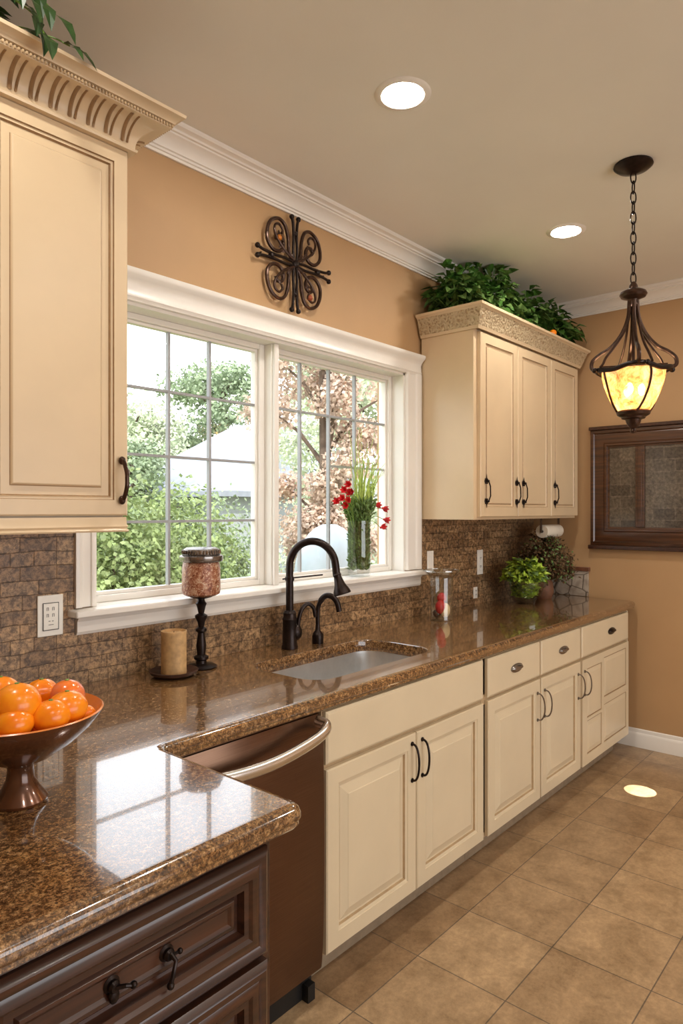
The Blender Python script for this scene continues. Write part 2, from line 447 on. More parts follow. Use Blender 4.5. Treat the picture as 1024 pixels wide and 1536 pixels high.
# window casing (head with cap, sides)
cas = MB()
cw = .095
sp = [(0,0),(0,.012),(.006,.020),(.018,.020),(.022,.014),(.060,.016),(.066,.024),(.080,.028),(.095,.026),(.095,0)]
def casing_side(x_in, x_out):
    s = 1 if x_out > x_in else -1; w = abs(x_out-x_in)
    k = w/.095
    loops = [[(x_in+s*a*k, WY-b, z) for a, b in sp] for z in (1.17, OZ1+.005)]
    cas.loft(loops)
casing_side(OX0, 1.093); casing_side(OX1, 3.055)
hp = [(0,0),(.018,0),(.020,.006),(.026,.012),(.022,.02),(.020,.05),(.024,.062),(.034,.074),(.046,.084),(.050,.092),(.050,.104),(0,.104)]
cas.sweep([(1.093-.004, WY-.001, OZ1), (3.055, WY-.001, OZ1)], hp)
st('trim_2', cas, M['white'], smooth=28)
# jamb lining
jl = MB()
jl.box(OX0, OX0+.012, WY-.002, WY+.16, OZ0, OZ1); jl.box(OX1-.012, OX1, WY-.002, WY+.16, OZ0, OZ1); jl.box(OX0, OX1, WY-.002, WY+.16, OZ1-.012, OZ1)
st('trim_3', jl, M['white'], smooth=0)
# stool and apron
so = MB()
so.box(1.07, 3.08, WY-.075, WY+.0, 1.143, 1.166); so.box(OX0+.012, OX1-.012, WY, WY+.15, 1.141, 1.166)
o = st('trim_4', so, M['white'], bevel=.005)
ap = MB(); ap.loft([[(x, WY-d, z) for d, z in ((0,1.082),(.018,1.082),(.024,1.092),(.024,1.125),(.034,1.138),(.036,1.1425),(0,1.1425))] for x in (1.098, 3.05)])
st('trim_5', ap, M['white'], smooth=28)

# windows (two sashes)
GY = WY+.10
def window(name, x0, x1, vx, hz, extra=()):
    fr = MB()
    z0, z1 = 1.166, OZ1-.012; y0, y1 = GY-.028, GY+.03; w = .028
    fr.box(x0, x0+w, y0, y1, z0, z1); fr.box(x1-w, x1, y0, y1, z0, z1); fr.box(x0+w, x1-w, y0, y1, z0, z0+.024); fr.box(x0+w, x1-w, y0, y1, z1-.022, z1)
    root = fr.build(name, M['white'], bevel=.003); root['kind'] = 'structure'
    root['label'] = name
    s2 = MB(); a, b, c, d = x0+w, x1-w, z0+.024, z1-.022
    q = .012
    s2.box(a, a+q, GY-.014, GY+.014, c, d); s2.box(b-q, b, GY-.014, GY+.014, c, d); s2.box(a+q, b-q, GY-.014, GY+.014, c, c+q); s2.box(a+q, b-q, GY-.014, GY+.014, d-q, d)
    s2.build('sash', M['white'], root, bevel=.002)
    m = MB(); mw = .0048
    for x in vx: m.box(x-mw, x+mw, GY-.009, GY+.009, c+q, d-q)
    xs = [a+q]+list(vx)+[b-q]
    for z in hz:
        for k in range(len(xs)-1): m.box(xs[k]+(mw if k else 0), xs[k+1]-(mw if k < len(xs)-2 else 0), GY-.0085, GY+.0085, z-mw, z+mw)
    for (xa, xb, z) in extra: m.box(xa, xb, GY-.008, GY+.008, z-mw, z+mw)
    m.build('muntin_grid', M['muntin'], root)
    box(a+q, b-q, GY-.002, GY+.002, c+q, d-q).build('pane', M['glass'], root, smooth=0)
    return root
w1 = window('window_1', OX0+.012, 2.0, (1.528, 1.723), (1.937, 1.69, 1.443))
w2 = window('window_2', 2.038, OX1-.012, (2.243, 2.441, 2.636), (1.94,), ((2.4465, 2.6305, 1.70), (2.6415, 2.875, 1.70)))
w1['label'] = 'left casement window with white muntins over the counter'; w2['label'] = 'right casement window with white muntins behind the flowers'
mp = MB(); mp.box(2.0, 2.038, WY+.03, WY+.14, 1.166, OZ1-.012); mp.box(2.006, 2.032, WY+.015, WY+.03, 1.166, OZ1-.012)
st('trim_6', mp, M['white'], bevel=.003)

# backsplash tiles
bs = MB(); by0 = WY-.014
bs.box(-1.28, 1.093, by0, WY, .92, 1.43); bs.box(1.093, 3.06, by0, WY, .92, 1.083)
bs.box(3.06, FX-.002, by0, WY, .92, 1.44)
o = st('wall_tile_backsplash', bs, M['backsplash'], smooth=0); o.name = 'trim_7'
o['label'] = 'brown stone mosaic backsplash below the window'

# ------------------------------------------------------------------ countertop
def offset_loop(P, d):
    n = len(P); out = []
    for i in range(n):
        a, b, c = Vector(P[i-1][:2]), Vector(P[i][:2]), Vector(P[(i+1) % n][:2])
        d0, d1 = (b-a).normalized(), (c-b).normalized()
        w0, w1 = P[i-1][2]*d, P[i][2]*d
        n0, n1 = Vector((-d0.y, d0.x)), Vector((-d1.y, d1.x))
        det = d0.x*d1.y-d0.y*d1.x
        if abs(det) < 1e-5: p = b+n0*w0
        else:
            p0, p1 = b+n0*w0, b+n1*w1; t = ((p1.x-p0.x)*d1.y-(p1.y-p0.y)*d1.x)/det; p = p0+d0*t
        out.append((p.x, p.y))
    return out
# CCW outline; third value: weight of the edge starting there (0 against a wall)
out = [(LX+.002, WY-.016, 0)]
out += [(LX+.002, .912, 1)]
out += [(.952-.03+.03*math.sin(R(a)), .912+.03-.03*math.cos(R(a)), 1) for a in range(0, 91, 15)]
out += [(.952, 1.39-.02, 1), (.952+.006, 1.39-.006, 1), (.972, 1.39, 1)]
out += [(4.435-.05+.05*math.sin(R(a)), 1.39+.05-.05*math.cos(R(a)), 1) for a in range(0, 91, 15)]
out += [(4.435, WY-.016, 0)]
out[0] = (LX+.002, WY-.016, 0)
ct = bmesh.new(); prof = [(.022,.9195),(.012,.9175),(.004,.911),(0,.902),(.0005,.892),(.005,.886),(.004,.880),(.010,.874),(.024,.872)]
loops = []
for d, z in prof:
    loops.append([ct.verts.new((x, y, z)) for x, y in offset_loop(out, d)])
for a, b in zip(loops, loops[1:]):
    for i in range(len(a)):
        j = (i+1) % len(a); ct.faces.new((a[i], a[j], b[j], b[i]))
hx0, hx1, hy0, hy1 = 1.64, 2.345, 1.525, 1.885
def rrect(x0, x1, y0, y1, r, n=6):
    pts = []
    for cx, cy, a0 in ((x1-r, y1-r, 0), (x0+r, y1-r, 90), (x0+r, y0+r, 180), (x1-r, y0+r, 270)):
        for k in range(n+1):
            a = R(a0+90*k/n); pts.append((cx+r*math.cos(a), cy+r*math.sin(a)))
    return pts
hl = []
for ex, z in ((.006,.9195),(.002,.918),(0,.914),(0,.872)):
    hl.append([ct.verts.new((x, y, z)) for x, y in rrect(hx0-ex, hx1+ex, hy0-ex, hy1+ex, .09+ex)])
for a, b in zip(hl, hl[1:]):
    for i in range(len(a)):
        j = (i+1) % len(a); ct.faces.new((a[i], b[i], b[j], a[j]))
def fill(l1, l2):
    es = []
    for l in (l1, l2):
        for i in range(len(l)):
            e = ct.edges.get((l[i], l[(i+1) % len(l)])) or ct.edges.new((l[i], l[(i+1) % len(l)])); es.append(e)
    bmesh.ops.triangle_fill(ct, edges=es, use_beauty=True)
fill(loops[0], hl[0]); fill(loops[-1], hl[-1])
bmesh.ops.recalc_face_normals(ct, faces=ct.faces)
me = bpy.data.meshes.new('countertop'); ct.to_mesh(me); ct.free(); me.materials.append(M['granite'])
me.shade_smooth(); me.set_sharp_from_angle(angle=R(30))
cto = bpy.data.objects.new('countertop', me)
_fl = {}
for p_ in me.polygons:
    for k_ in p_.edge_keys: _fl.setdefault(k_, []).append(abs(p_.normal.z) > .9999)
for e_ in me.edges:
    q_ = _fl.get(tuple(sorted(e_.vertices)), [])
    if len(q_) == 2 and q_[0] != q_[1]: e_.use_edge_sharp = True
col.objects.link(cto)
tag(cto, 'polished brown granite worktop running under the window and stepping forward at left', 'countertop')

# side splash on far wall
sd = box(FX-.022, FX-.001, 1.70, WY-.016, .921, 1.085).build('side_splash', M['sidestone'], bevel=.002)
tag(sd, 'low grey stone upstand with brown cap on the far tan wall', 'backsplash')
box(FX-.030, FX-.001, 1.69, WY-.016, 1.0855, 1.112).build('cap', M['cap'], sd, bevel=.003)

# ------------------------------------------------------------------ hardware
def bow_pull(x, y, z, parent, h=.12, mat='iron', r=.0042, out=.03, thin=True, double=False):
    m = MB()
    pts = [(x, y-.001, z+h/2)]+[(x, y-out*math.sin(R(a))**.7-.002, z+h/2*math.cos(R(a))) for a in range(12, 169, 12)]+[(x, y-.001, z-h/2)]
    m.tube(pts, [r*1.25]+[r]*(len(pts)-2)+[r*1.25], 8)
    m.lathe([(.0,-.004),(.008,-.004),(.008,-.001),(.005,0)], (x, y, z+h/2), 12, 'y'); m.lathe([(.0,-.004),(.008,-.004),(.008,-.001),(.005,0)], (x, y, z-h/2), 12, 'y')
    if double:
        m.tube([(x+.012, y-.003, z+h/2-.01)]+[(x+.012, y-out*.8*math.sin(R(a)), z+h*.42*math.cos(R(a))) for a in range(15, 166, 15)]+[(x+.012, y-.003, z-h/2+.01)], r*.7, 8)
        m.tube([(x, y-.006, z+h/2-.002), (x+.006, y-.008, z+h/2-.006), (x+.012, y-.006, z+h/2-.012)], r*.7, 8)
        m.tube([(x, y-.006, z-h/2+.002), (x+.006, y-.008, z-h/2+.006), (x+.012, y-.006, z-h/2+.012)], r*.7, 8)
    return m.build('handle', M[mat], parent)
def cup_pull(x, y, z, parent, mat='pewter'):
    m = MB(); w, d, h = .052, .020, .017
    loops = []
    for k in range(7):
        a = R(90*k/6); sc = math.cos(a) if k < 6 else .05
        loops.append([(x+w*math.cos(R(b))*(.25+.75*sc), y-d*math.sin(a), z+h*math.sin(R(b))*sc*(1 if math.sin(R(b)) > 0 else .55)) for b in range(0, 360, 15)])
    m.loft(loops); m.lathe([(.0,-.004),(.054,-.004),(.054,0)], (x, y, z), 28, 'y', sx=1, sy=.36)
    return m.build('cup_pull', M[mat], parent)

RAISED = [(0,-.004,0),(.004,0,0),(.052,0,0),(.054,-.003,0),(.062,-.006,0),(.065,-.014,1),(.071,-.0145,0),(.074,-.012,0),(.100,-.002,0),(.101,-.001,0),(.103,0,0)]
FLATD = [(0,-.006,0),(.006,-.001,0),(.010,0,0)]
def base_unit(x0, x1, label, parts, kick=True, cat='cabinet', right_end=False):
    root = empty('base_cabinet', ((x0+x1)/2, 1.74, 0), label, cat, None)
    b = MB(); y0 = 1.435; y1 = WY-.02; z0, z1 = .115, .871; w = .018
    b.box(x0, x0+w, y0, y1, z0, z1); b.box(x1-w, x1, y0, y1, z0, z1); b.box(x0+w, x1-w, y0, y1, z0, z0+w); b.box(x0+w, x1-w, y1-w, y1, z0+w, z1)
    b.build('body', M['cream'], root, smooth=0)
    f = MB()
    y0 = 1.4155; yf = 1.4345
    f.box(x0, x0+.016, y0, yf, .115, .871); f.box(x1-.016, x1, y0, yf, .115, .871); f.box(x0+.016, x1-.016, y0, yf, .864, .871)
    f.box(x0+.016, x1-.016, y0, yf, .672, .712); f.box(x0+.016, x1-.016, y0, yf, .115, .135)
    f.build('face_frame', M['glaze_light'], root, smooth=0)
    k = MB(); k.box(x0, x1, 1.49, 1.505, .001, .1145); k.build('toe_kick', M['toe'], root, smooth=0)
    return root
YD = 1.395   # door face plane
def door(root, x0, x1, z0=.122, z1=.688, mats=('cream','glaze_light'), yd=YD, th=.019, prof=RAISED):
    return MB().panel(x0, x1, z0, z1, yd, th, prof).build('door', [M[m] for m in mats], root, smooth=0)
def drawer(root, x0, x1, z0=.702, z1=.864):
    return MB().panel(x0, x1, z0, z1, YD, .019, FLATD).build('drawer', [M['cream']], root, smooth=0)

sc = base_unit(1.538, 2.515, 'cream sink cabinet with plain false front and two doors beside the dishwasher', None)
MB().panel(1.543, 2.508, .704, .866, YD, .019, FLATD).build('false_front', M['cream'], sc, smooth=0)
d = door(sc, 1.543, 2.021); bow_pull(1.992, YD, .59, d, .13)
d = door(sc, 2.027, 2.508); bow_pull(2.056, YD, .59, d, .13)
c2 = base_unit(2.517, 3.052, 'cream cabinet with one drawer and one door, right of the sink cabinet', None)
d = drawer(c2, 2.548, 3.046); cup_pull(2.80, YD, .785, d)
d = door(c2, 2.548, 3.046); bow_pull(3.012, YD, .565, d, .125, mat='pewter', r=.0036, out=.036)
c3 = base_unit(3.054, 3.545, 'narrower cream cabinet with one drawer, middle of the three drawer cabinets', None)
d = drawer(c3, 3.062, 3.536); cup_pull(3.31, YD, .785, d)
d = door(c3, 3.062, 3.536); bow_pull(3.09, YD, .565, d, .125, mat='pewter', r=.0036, out=.036); bow_pull(3.50, YD, .565, d, .125, mat='pewter', r=.0036, out=.036)
c4 = base_unit(3.547, 4.29, 'cream end cabinet with drawer and multi-panel door nearest the far wall', None)
MB().box(4.2905, 4.302, 1.405, WY-.02, .115, .871).build('end_panel', M['cream'], c4, bevel=.001)
d = drawer(c4, 3.56, 4.285); cup_pull(3.99, YD, .79, d, 'iron')
# multi panel door
m = MB()
m.box(3.56, 4.285, YD+.004, YD+.019, .122, .688)
SM = [(0,.001,0),(.006,-.001,0),(.010,-.008,1),(.018,-.008,0),(.034,-.002,0),(.036,-.001,0)]
def rail(a, b, c, e): m.box(a, b, YD, YD+.0038, c, e)
rail(3.56, 3.625, .122, .688); rail(3.84, 3.875, .122, .688); rail(4.245, 4.285, .122, .688)
rail(3.625, 3.84, .122, .175); rail(3.625, 3.84, .635, .688); rail(3.625, 3.84, .355, .370)
rail(3.875, 4.245, .122, .175); rail(3.875, 4.245, .655, .688); rail(3.875, 4.245, .39, .43)
for a, b, c, e in ((3.625,3.84,.37,.635),(3.625,3.84,.175,.355),(3.875,4.245,.43,.655),(3.875,4.245,.175,.39)):
    m.panel(a, b, c, e, YD, .0038, [(0,-.0035,1),(.006,-.0036,1),(.010,-.0034,0),(.026,-.0005,0),(.028,0,0)])
d = m.build('door', [M['cream'], M['glaze']], c4, smooth=0)
bow_pull(3.588, YD, .565, d, .125, mat='pewter', r=.0036, out=.036)

# ------------------------------------------------------------------ dishwasher
dw = empty('dishwasher', (1.235, 1.75, 0), 'bronze stainless dishwasher with curved silver bar handle', 'dishwasher')
box(.952, 1.522, 1.43, 2.02, .09, .868).build('tub', M['black'], dw, smooth=0)
m = MB(); loops = []
for k in range(13):
    z = .095+(.770)*k/12; yy = 1.400-.012*math.sin(PI*k/12)**.5
    if k == 12: yy = 1.412
    loops.append([(.950, 1.4295, z), (.950, yy+.004, z), (.956, yy, z), (1.522, yy, z), (1.528, yy+.004, z), (1.528, 1.4295, z)])
m.loft(loops); m.build('door', M['dish'], dw, smooth=40)
m = MB(); m.tube(smoothpts([(.985, 1.40, .838), (.99, 1.358, .832), (1.08, 1.338, .812), (1.25, 1.330, .806), (1.42, 1.338, .822), (1.495, 1.352, .842), (1.505, 1.398, .848)], 6), .0145, 12, flat=1.35)
m.build('handle', M['chrome'], dw)
m = MB(); m.box(.96, 1.52, 1.44, 1.46, .001, .089); m.box(.97, 1.0, 1.415, 1.44, .0, .05); m.box(1.48, 1.51, 1.415, 1.44, 0, .05); m.build('toe_kick', M['black'], dw, smooth=0)

# ------------------------------------------------------------------ dark peninsula cabinets
DARK = [(0,-.010,0),(.006,-.003,0),(.012,0,0),(.020,-.001,0),(.026,-.004,0),(.034,-.001,0),(.044,-.001,0),(.050,-.006,0),(.060,-.0065,0),(.064,-.022,0),(.070,-.022,0),(.076,-.016,0),(.082,-.016,0),(.088,-.020,0),(.092,-.020,0)]
def dark_unit(x0, x1, label, hw=True):
    root = empty('drawer_cabinet', ((x0+x1)/2, 1.5, 0), label, 'cabinet')
    b = box(x0, x1, .965, 2.05, .1, .871); b.build('body', M['darkwood'], root, bevel=.001)
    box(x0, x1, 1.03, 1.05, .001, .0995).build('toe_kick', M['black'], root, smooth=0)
    for z0, z1 in ((.650, .852), (.395, .637), (.125, .382)):
        d = MB().panel(x0+.022, x1-.022, z0, z1, .938, .0265, DARK).build('drawer', M['darkwood'], root, smooth=25)
        zc = (z0+z1)/2
        if hw:
            for i, dx in enumerate((-.05, .05)):
                h = MB(); x = (x0+x1)/2+dx; y = .958
                h.lathe([(0,-.014),(.007,-.014),(.010,-.010),(.010,-.004),(.014,-.001),(.014,0)], (x, y, zc), 14, 'y')
                if i == 0:
                    h.tube([(x-.002, y-.010, zc), (x+.012, y-.022, zc+.002), (x+.022, y-.024, zc-.002)], [.004,.0035,.003], 8); h.ball((x+.024, y-.024, zc-.002), .006, 10, 6); h.ball((x, y-.008, zc-.014), .009, 10, 6, sc=(1,.6,1.4))
                else:
                    h.tube([(x, y-.012, zc+.004), (x+.004, y-.022, zc-.006), (x-.004, y-.026, zc-.022), (x-.007, y-.024, zc-.036)], [.0042,.0036,.0036,.004], 8); h.ball((x-.008, y-.024, zc-.040), .0065, 10, 6)
                    h.ball((x+.016, y-.016, zc+.002), .005, 10, 6); h.tube([(x, y-.012, zc), (x+.016, y-.016, zc+.002)], .003, 6)
                h.build('drop_pull', M['iron'], d)
    return root
dark_unit(.322, .902, 'dark-stained drawer cabinet under the granite corner, beside the dishwasher')

# ------------------------------------------------------------------ upper left cabinet
ul = empty('upper_cabinet', (.6, 1.93, 1.424), 'glazed cream wall cabinet left of the window with fluted crown', 'cabinet')
UL0, UL1 = -.16, 1.075
box(UL0, UL1-.004, 1.762, WY-.016, 1.45, 2.525).build('body', M['creamup'], ul, bevel=.001)
UDOOR = [(0,-.004,0),(.004,0,0),(.038,0,0),(.0395,-.005,1),(.043,-.005,0),(.046,-.004,0),(.049,-.010,1),(.054,-.010,0),(.068,-.010,0),(.0695,-.008,1),(.072,-.004,0),(.074,-.003,0)]
UDOOR = [(a*1.15, b, c) for a, b, c in UDOOR]
for x0, x1, hx in ((.668, 1.075, 1.050), (.256, .662, .281), (UL0, .250, .225)):
    d = MB().panel(x0, x1, 1.470, 2.515, 1.742, .0195, UDOOR).build('door', [M['creamup'], M['glaze']], ul, smooth=0)
    m = MB(); z = 1.57; y = 1.742
    m.tube(smoothpts([(hx, y-.004, z+.056), (hx, y-.020, z+.050), (hx, y-.034, z+.022), (hx, y-.036, z), (hx, y-.034, z-.022), (hx, y-.020, z-.050), (hx, y-.004, z-.056)], 5), .0062, 10)
    m.ball((hx, y-.010, z+.056), .010, 12, 8, sc=(1,1,1.2)); m.ball((hx, y-.010, z-.056), .010, 12, 8, sc=(1,1,1.3))
    m.build('handle', M['ironbrown'], d)
lr = [(0,0),(.004,0),(.006,.004),(.001,.010),(.004,.015),(.001,.022),(0,.042)]
MB().sweep([(UL0, 1.745, 1.424), (UL1-.004, 1.745, 1.424), (UL1-.004, WY-.017, 1.424)], [(a, b) for a, b in lr]).box(UL0, UL1-.006, 1.748, WY-.017, 1.428, 1.449).build('light_rail', M['creamup'], ul, smooth=28)
# crown: cove with flutes, rope bead and top fillet
def crown_part(path, prof, root, name, mats, mi): return MB().sweep(path, prof, mi).build(name, mats, root, smooth=30)
cz0 = 2.512
cpath = [(UL0, 1.742, cz0), (UL1, 1.742, cz0), (UL1, WY-.017, cz0)]
cove = [(0,0),(.018,0),(.020,.006),(.014,.010)]+[(.014+.062*(1-math.cos(R(a))), .010+.062*math.sin(R(a))) for a in range(10, 91, 10)]+[(.086,.074),(.088,.082),(.082,.084),(.094,.086),(.098,.094),(.108,.102),(.116,.104),(.118,.112),(0,.112)]
cm = MB(); cm.sweep(cpath, cove, 0)
# flutes on the front run
def flute(px, py, dx, dy, ox, oy):
    """dark carved arc across the cove at (px,py); (dx,dy) along, (ox,oy) outwards"""
    for off, w, hh in ((-.007, .0055, 0), (.0065, .0035, 0)):
        loops = []
        for a in range(8, 91, 8):
            o_ = .014+.0605*(1-math.cos(R(a)))+.0022; u = .010+.062*math.sin(R(a)); sh = off*(1+.6*math.sin(R(a)))
            cx, cy = px+dx*sh+ox*o_, py+dy*sh+oy*o_
            loops.append([(cx-dx*w, cy-dy*w, cz0+u), (cx+ox*.003, cy+oy*.003, cz0+u-.003), (cx+dx*w, cy+dy*w, cz0+u), (cx-ox*.006, cy-oy*.006, cz0+u+.002)])
        cm.loft(loops, [1]*len(loops))
n = 23
for i in range(n): flute(UL1-.02-.052*i, 1.742, 1, 0, 0, -1)
for i in range(6): flute(UL1, 1.79+.052*i, 0, 1, 1, 0)
k = 0; x = UL1+.088
while x > UL0:
    cm.ball((x, 1.742-.0895, cz0+.0795), .0046, 6, 4, 2, sc=(.8,1,1)); x -= .0095
y = 1.742-.08
while y < WY-.03:
    cm.ball((UL1+.0895, y, cz0+.0795), .0046, 6, 4, 2, sc=(1,.8,1)); y += .0095
cm.build('crown', [M['creamup'], M['glaze'], M['glaze_light']], ul, smooth=30)

# ------------------------------------------------------------------ upper right cabinet
UR0, UR1 = 3.066, 4.372
ur = empty('upper_cabinet', ((UR0+UR1)/2, 1.93, 1.437), 'tall cream wall cabinet with three narrow doors right of the window', 'cabinet')
m = box(UR0, UR1, 1.765, WY-.016, 1.437, 2.43); m.build('body', M['creamup'], ur, bevel=.0015)
NAR = [(0,-.003,0),(.003,0,0),(.052,0,0),(.055,-.004,1),(.060,-.008,0),(.066,-.008,0),(.070,-.004,1),(.074,-.003,0)]
y = 1.742
for x0, x1, hxs in ((3.10, 3.512, (3.150, 3.560-.068)), (3.518, 3.952, (3.575,)), (3.958, 4.366, (4.000,))):
    d = MB().panel(x0, x1, 1.452, 2.405, y, .0225, NAR).build('door', [M['creamup'], M['glaze']], ur, smooth=0)
    for hx in hxs:
        m = MB()
        for dz in (.052, -.052):
            m.lathe([(0,-.006),(.008,-.006),(.013,-.003),(.013,0)], (hx, y, 1.585+dz), 10, 'y')
            for a in range(0, 360, 90): m.ball((hx+.010*math.cos(R(a+45)), y-.005, 1.585+dz+.014*math.sin(R(a+45))), .0055, 8, 5)
            m.ball((hx, y-.016, 1.585+dz), .0075, 10, 6); m.tube([(hx, y-.004, 1.585+dz), (hx, y-.018, 1.585+dz)], .004, 6)
        m.tube([(hx, y-.018, 1.637), (hx+.003, y-.026, 1.61), (hx+.003, y-.027, 1.56), (hx, y-.018, 1.533)], .0036, 8)
        m.tube([(hx, y-.006, 1.65), (hx, y-.007, 1.672)], [.004,.001], 6); m.tube([(hx, y-.006, 1.52), (hx, y-.007, 1.498)], [.004,.001], 6)
        m.build('handle', M['iron'] , d)
fz = [(0,0),(.010,0),(.012,.008),(.016,.014),(.044,.096),(.050,.102),(.058,.106),(.060,.118),(.052,.120),(0,.120)]
cpath = [(UR0-.0, WY-.017, 2.412), (UR0-.0, 1.742, 2.412), (UR1, 1.742, 2.412), (UR1, WY-.017, 2.412)]
MB().sweep([(a, b, c) for a, b, c in cpath][::-1], [(-o_, u) for o_, u in fz], [0,0,0,1,0,0,0,0,0,0]).build('crown', [M['creamup'], M['carved']], ur, smooth=30)

# ------------------------------------------------------------------ sink
sk = MB(); loops = []
for ex, z, r in ((.028,.8715,.10),(.004,.8712,.093),(.002,.862,.09),(-.002,.74,.09),(-.012,.712,.085),(-.035,.700,.07),(-.10,.697,.04)):
    loops.append([(x, y, z) for x, y in rrect(hx0-ex, hx1+ex, hy0-ex, hy1+ex, r)])
sk.loft(loops, None, False, True)
sink = sk.build('sink', M['steel'], smooth=50)
tag(sink, 'undermount stainless steel sink bowl set in the granite worktop', 'sink')
sm = sink.modifiers.new('thick', 'SOLIDIFY'); sm.thickness = .0015; sm.offset = 1
MB().lathe([(0,.6985),(.045,.6985),(.048,.7005),(.040,.7015),(.034,.6995),(.0,.6990)], (1.99, 1.70, 0), 24).build('drain', M['pewter'], sink)

# ------------------------------------------------------------------ faucet
fx, fy = 1.967, 1.985
fa = empty('faucet', (fx, fy, .92), 'tall oil-rubbed bronze gooseneck kitchen faucet behind the sink', 'faucet')
MB().lathe([(0,.9202),(.034,.9202),(.034,.930),(.030,.938),(.029,1.035),(.031,1.04),(.026,1.052),(.027,1.066),(.0195,1.076),(0,1.076)], (fx, fy, 0), 28).build('base', M['iron'], fa)
ddx, ddy = .42, -.91
def sp_(u, z): return (fx+ddx*u, fy+ddy*u, z)
pts = [sp_(0, 1.07), sp_(0, 1.16), sp_(0, 1.255)]+[sp_(.098-.098*math.cos(R(a)), 1.255+.105*math.sin(R(a))) for a in range(15, 176, 16)]+[sp_(.200, 1.225)]
nb = MB().tube(smoothpts(pts, 3), .0155, 16); nb.build('spout', M['iron'], fa)
m = MB(); A = Vector(sp_(.200, 1.232)); D = Vector((ddx*.28, ddy*.28, -.94)).normalized()
prof = [(0,.0),(.015,.0),(.018,.006),(.015,.014),(.017,.022),(.022,.045),(.034,.072),(.036,.084),(.033,.087),(0,.086)]
q = D.to_track_quat('Z', 'Y'); loops = []
for r, h in prof: loops.append([A+q @ Vector((r*math.cos(2*PI*i/24), r*math.sin(2*PI*i/24), h)) for i in range(24)])
m.loft(loops); m.build('spray_head', M['iron'], fa)
hx, hy = .88, -.30
m = MB(); pts = [(fx+hx*.024, fy+hy*.024, .975), (fx+hx*.040, fy+hy*.04, .985), (fx+hx*.044, fy+hy*.044, 1.03), (fx+hx*.060, fy+hy*.06, 1.075), (fx+hx*.090, fy+hy*.09, 1.096), (fx+hx*.118, fy+hy*.118, 1.078), (fx+hx*.128, fy+hy*.128, 1.04)]
m.tube(smoothpts(pts, 5), [.0085]*30+[.0075], 12); m.ball((fx+hx*.026, fy+hy*.026, .985), .030, 16, 10, sc=(1,1,1.2)); m.build('lever_handle', M['iron'], fa)
m = MB(); m.tube([(fx-.03, fy+.01, 1.205), (fx+.02, fy-.004, 1.208), (fx+.145, fy-.05, 1.214)], .0032, 8); m.lathe([(0,1.197),(.019,1.197),(.019,1.213),(0,1.213)], (fx, fy, 0), 18); m.build('support_rod', M['iron'], fa)
# small filter tap
gx, gy = 2.125, 1.975
fp = empty('filter_tap', (gx, gy, .92), 'small oil-rubbed bronze hooked tap right of the tall faucet', 'tap')
MB().lathe([(0,.9202),(.024,.9202),(.025,.950),(.021,.962),(.011,.975),(.010,1.0),(0,1.0)], (gx, gy, 0), 20).build('base', M['iron'], fp)
def s2(u, z): return (gx+.6*u, gy-.8*u, z)
MB().tube(smoothpts([s2(0,.99), s2(0,1.05), s2(.006,1.085), s2(.028,1.118), s2(.058,1.120), s2(.082,1.095), s2(.092,1.055)], 5), [.0095]*12+[.0125]*19, 14).build('spout', M['iron'], fp)

# ------------------------------------------------------------------ switch plates and outlets
def plate(x, z, w, h, label, kind_, y=None, axis='y'):
    y = by0 if y is None else y
    o = box(x-w/2, x+w/2, y-.006, y-.0005, z-h/2, z+h/2).build('wall_plate', M['plate'], bevel=.002)
    tag(o, label, 'outlet')
    if kind_ == 'outlet':
        f = MB(); f.box(x-w*.27, x+w*.27, y-.0085, y-.0062, z-h*.33, z+h*.33); f.build('socket_face', M['plate'], o, bevel=.001)
        for dz in (h*.17, -h*.17):
            s_ = MB()
            s_.box(x-.006, x-.004, y-.0095, y-.0087, z+dz-.004, z+dz+.006); s_.box(x+.004, x+.006, y-.0095, y-.0087, z+dz-.004, z+dz+.006); s_.box(x-.0015, x+.0015, y-.0095, y-.0087, z+dz-.010, z+dz-.007)
            s_.build('socket_slots', M['slot'], o, smooth=0)
    if kind_ == 'gfci':
        f = MB(); f.box(x-w*.29, x+w*.29, y-.009, y-.0062, z-h*.34, z+h*.30); f.build('socket_face', M['plate'], o, bevel=.001)
        e = MB()
        a, b, c, d_ = x-w*.30, x+w*.30, z-h*.35, z+h*.31; q = .0008
        e.box(a, b, y-.0092, y-.0062, c-q, c+q); e.box(a, b, y-.0092, y-.0062, d_-q, d_+q); e.box(a-q, a+q, y-.0092, y-.0062, c, d_); e.box(b-q, b+q, y-.0092, y-.0062, c, d_)
        for dz in (.020, .000):
            for dx in (-.010, .008): e.box(x+dx-.004, x+dx-.0025, y-.0098, y-.0091, z+dz-.004, z+dz+.005); e.box(x+dx+.001, x+dx+.0025, y-.0098, y-.0091, z+dz-.004, z+dz+.005); e.box(x+dx-.004, x+dx+.0025, y-.0098, y-.0091, z+dz+.0052, z+dz+.0062)
        e.box(x-.008, x-.002, y-.0098, y-.0091, z-.018, z-.016); e.box(x+.003, x+.008, y-.0098, y-.0091, z-.018, z-.016); e.box(x-.008, x+.008, y-.0098, y-.0091, z-.029, z-.0275)
        e.build('markings', M['slot'], o, smooth=0)
    if kind_ == 'rocker':
        box(x-w*.2, x+w*.2, y-.0095, y-.0062, z-h*.28, z+h*.28).build('rocker', M['plate'], o, bevel=.0015)
    return o
plate(1.012, 1.156, .082, .128, 'white outlet plate on the tiles left of the window', 'gfci')
plate(3.150, 1.20, .060, .125, 'white switch plate just right of the window casing above the canister', 'rocker')
plate(3.695, 1.17, .066, .150, 'tall white outlet plate in the middle of the right backsplash', 'outlet')
plate(3.640, .988, .045, .068, 'small white outlet plate low on the right backsplash', 'outlet')

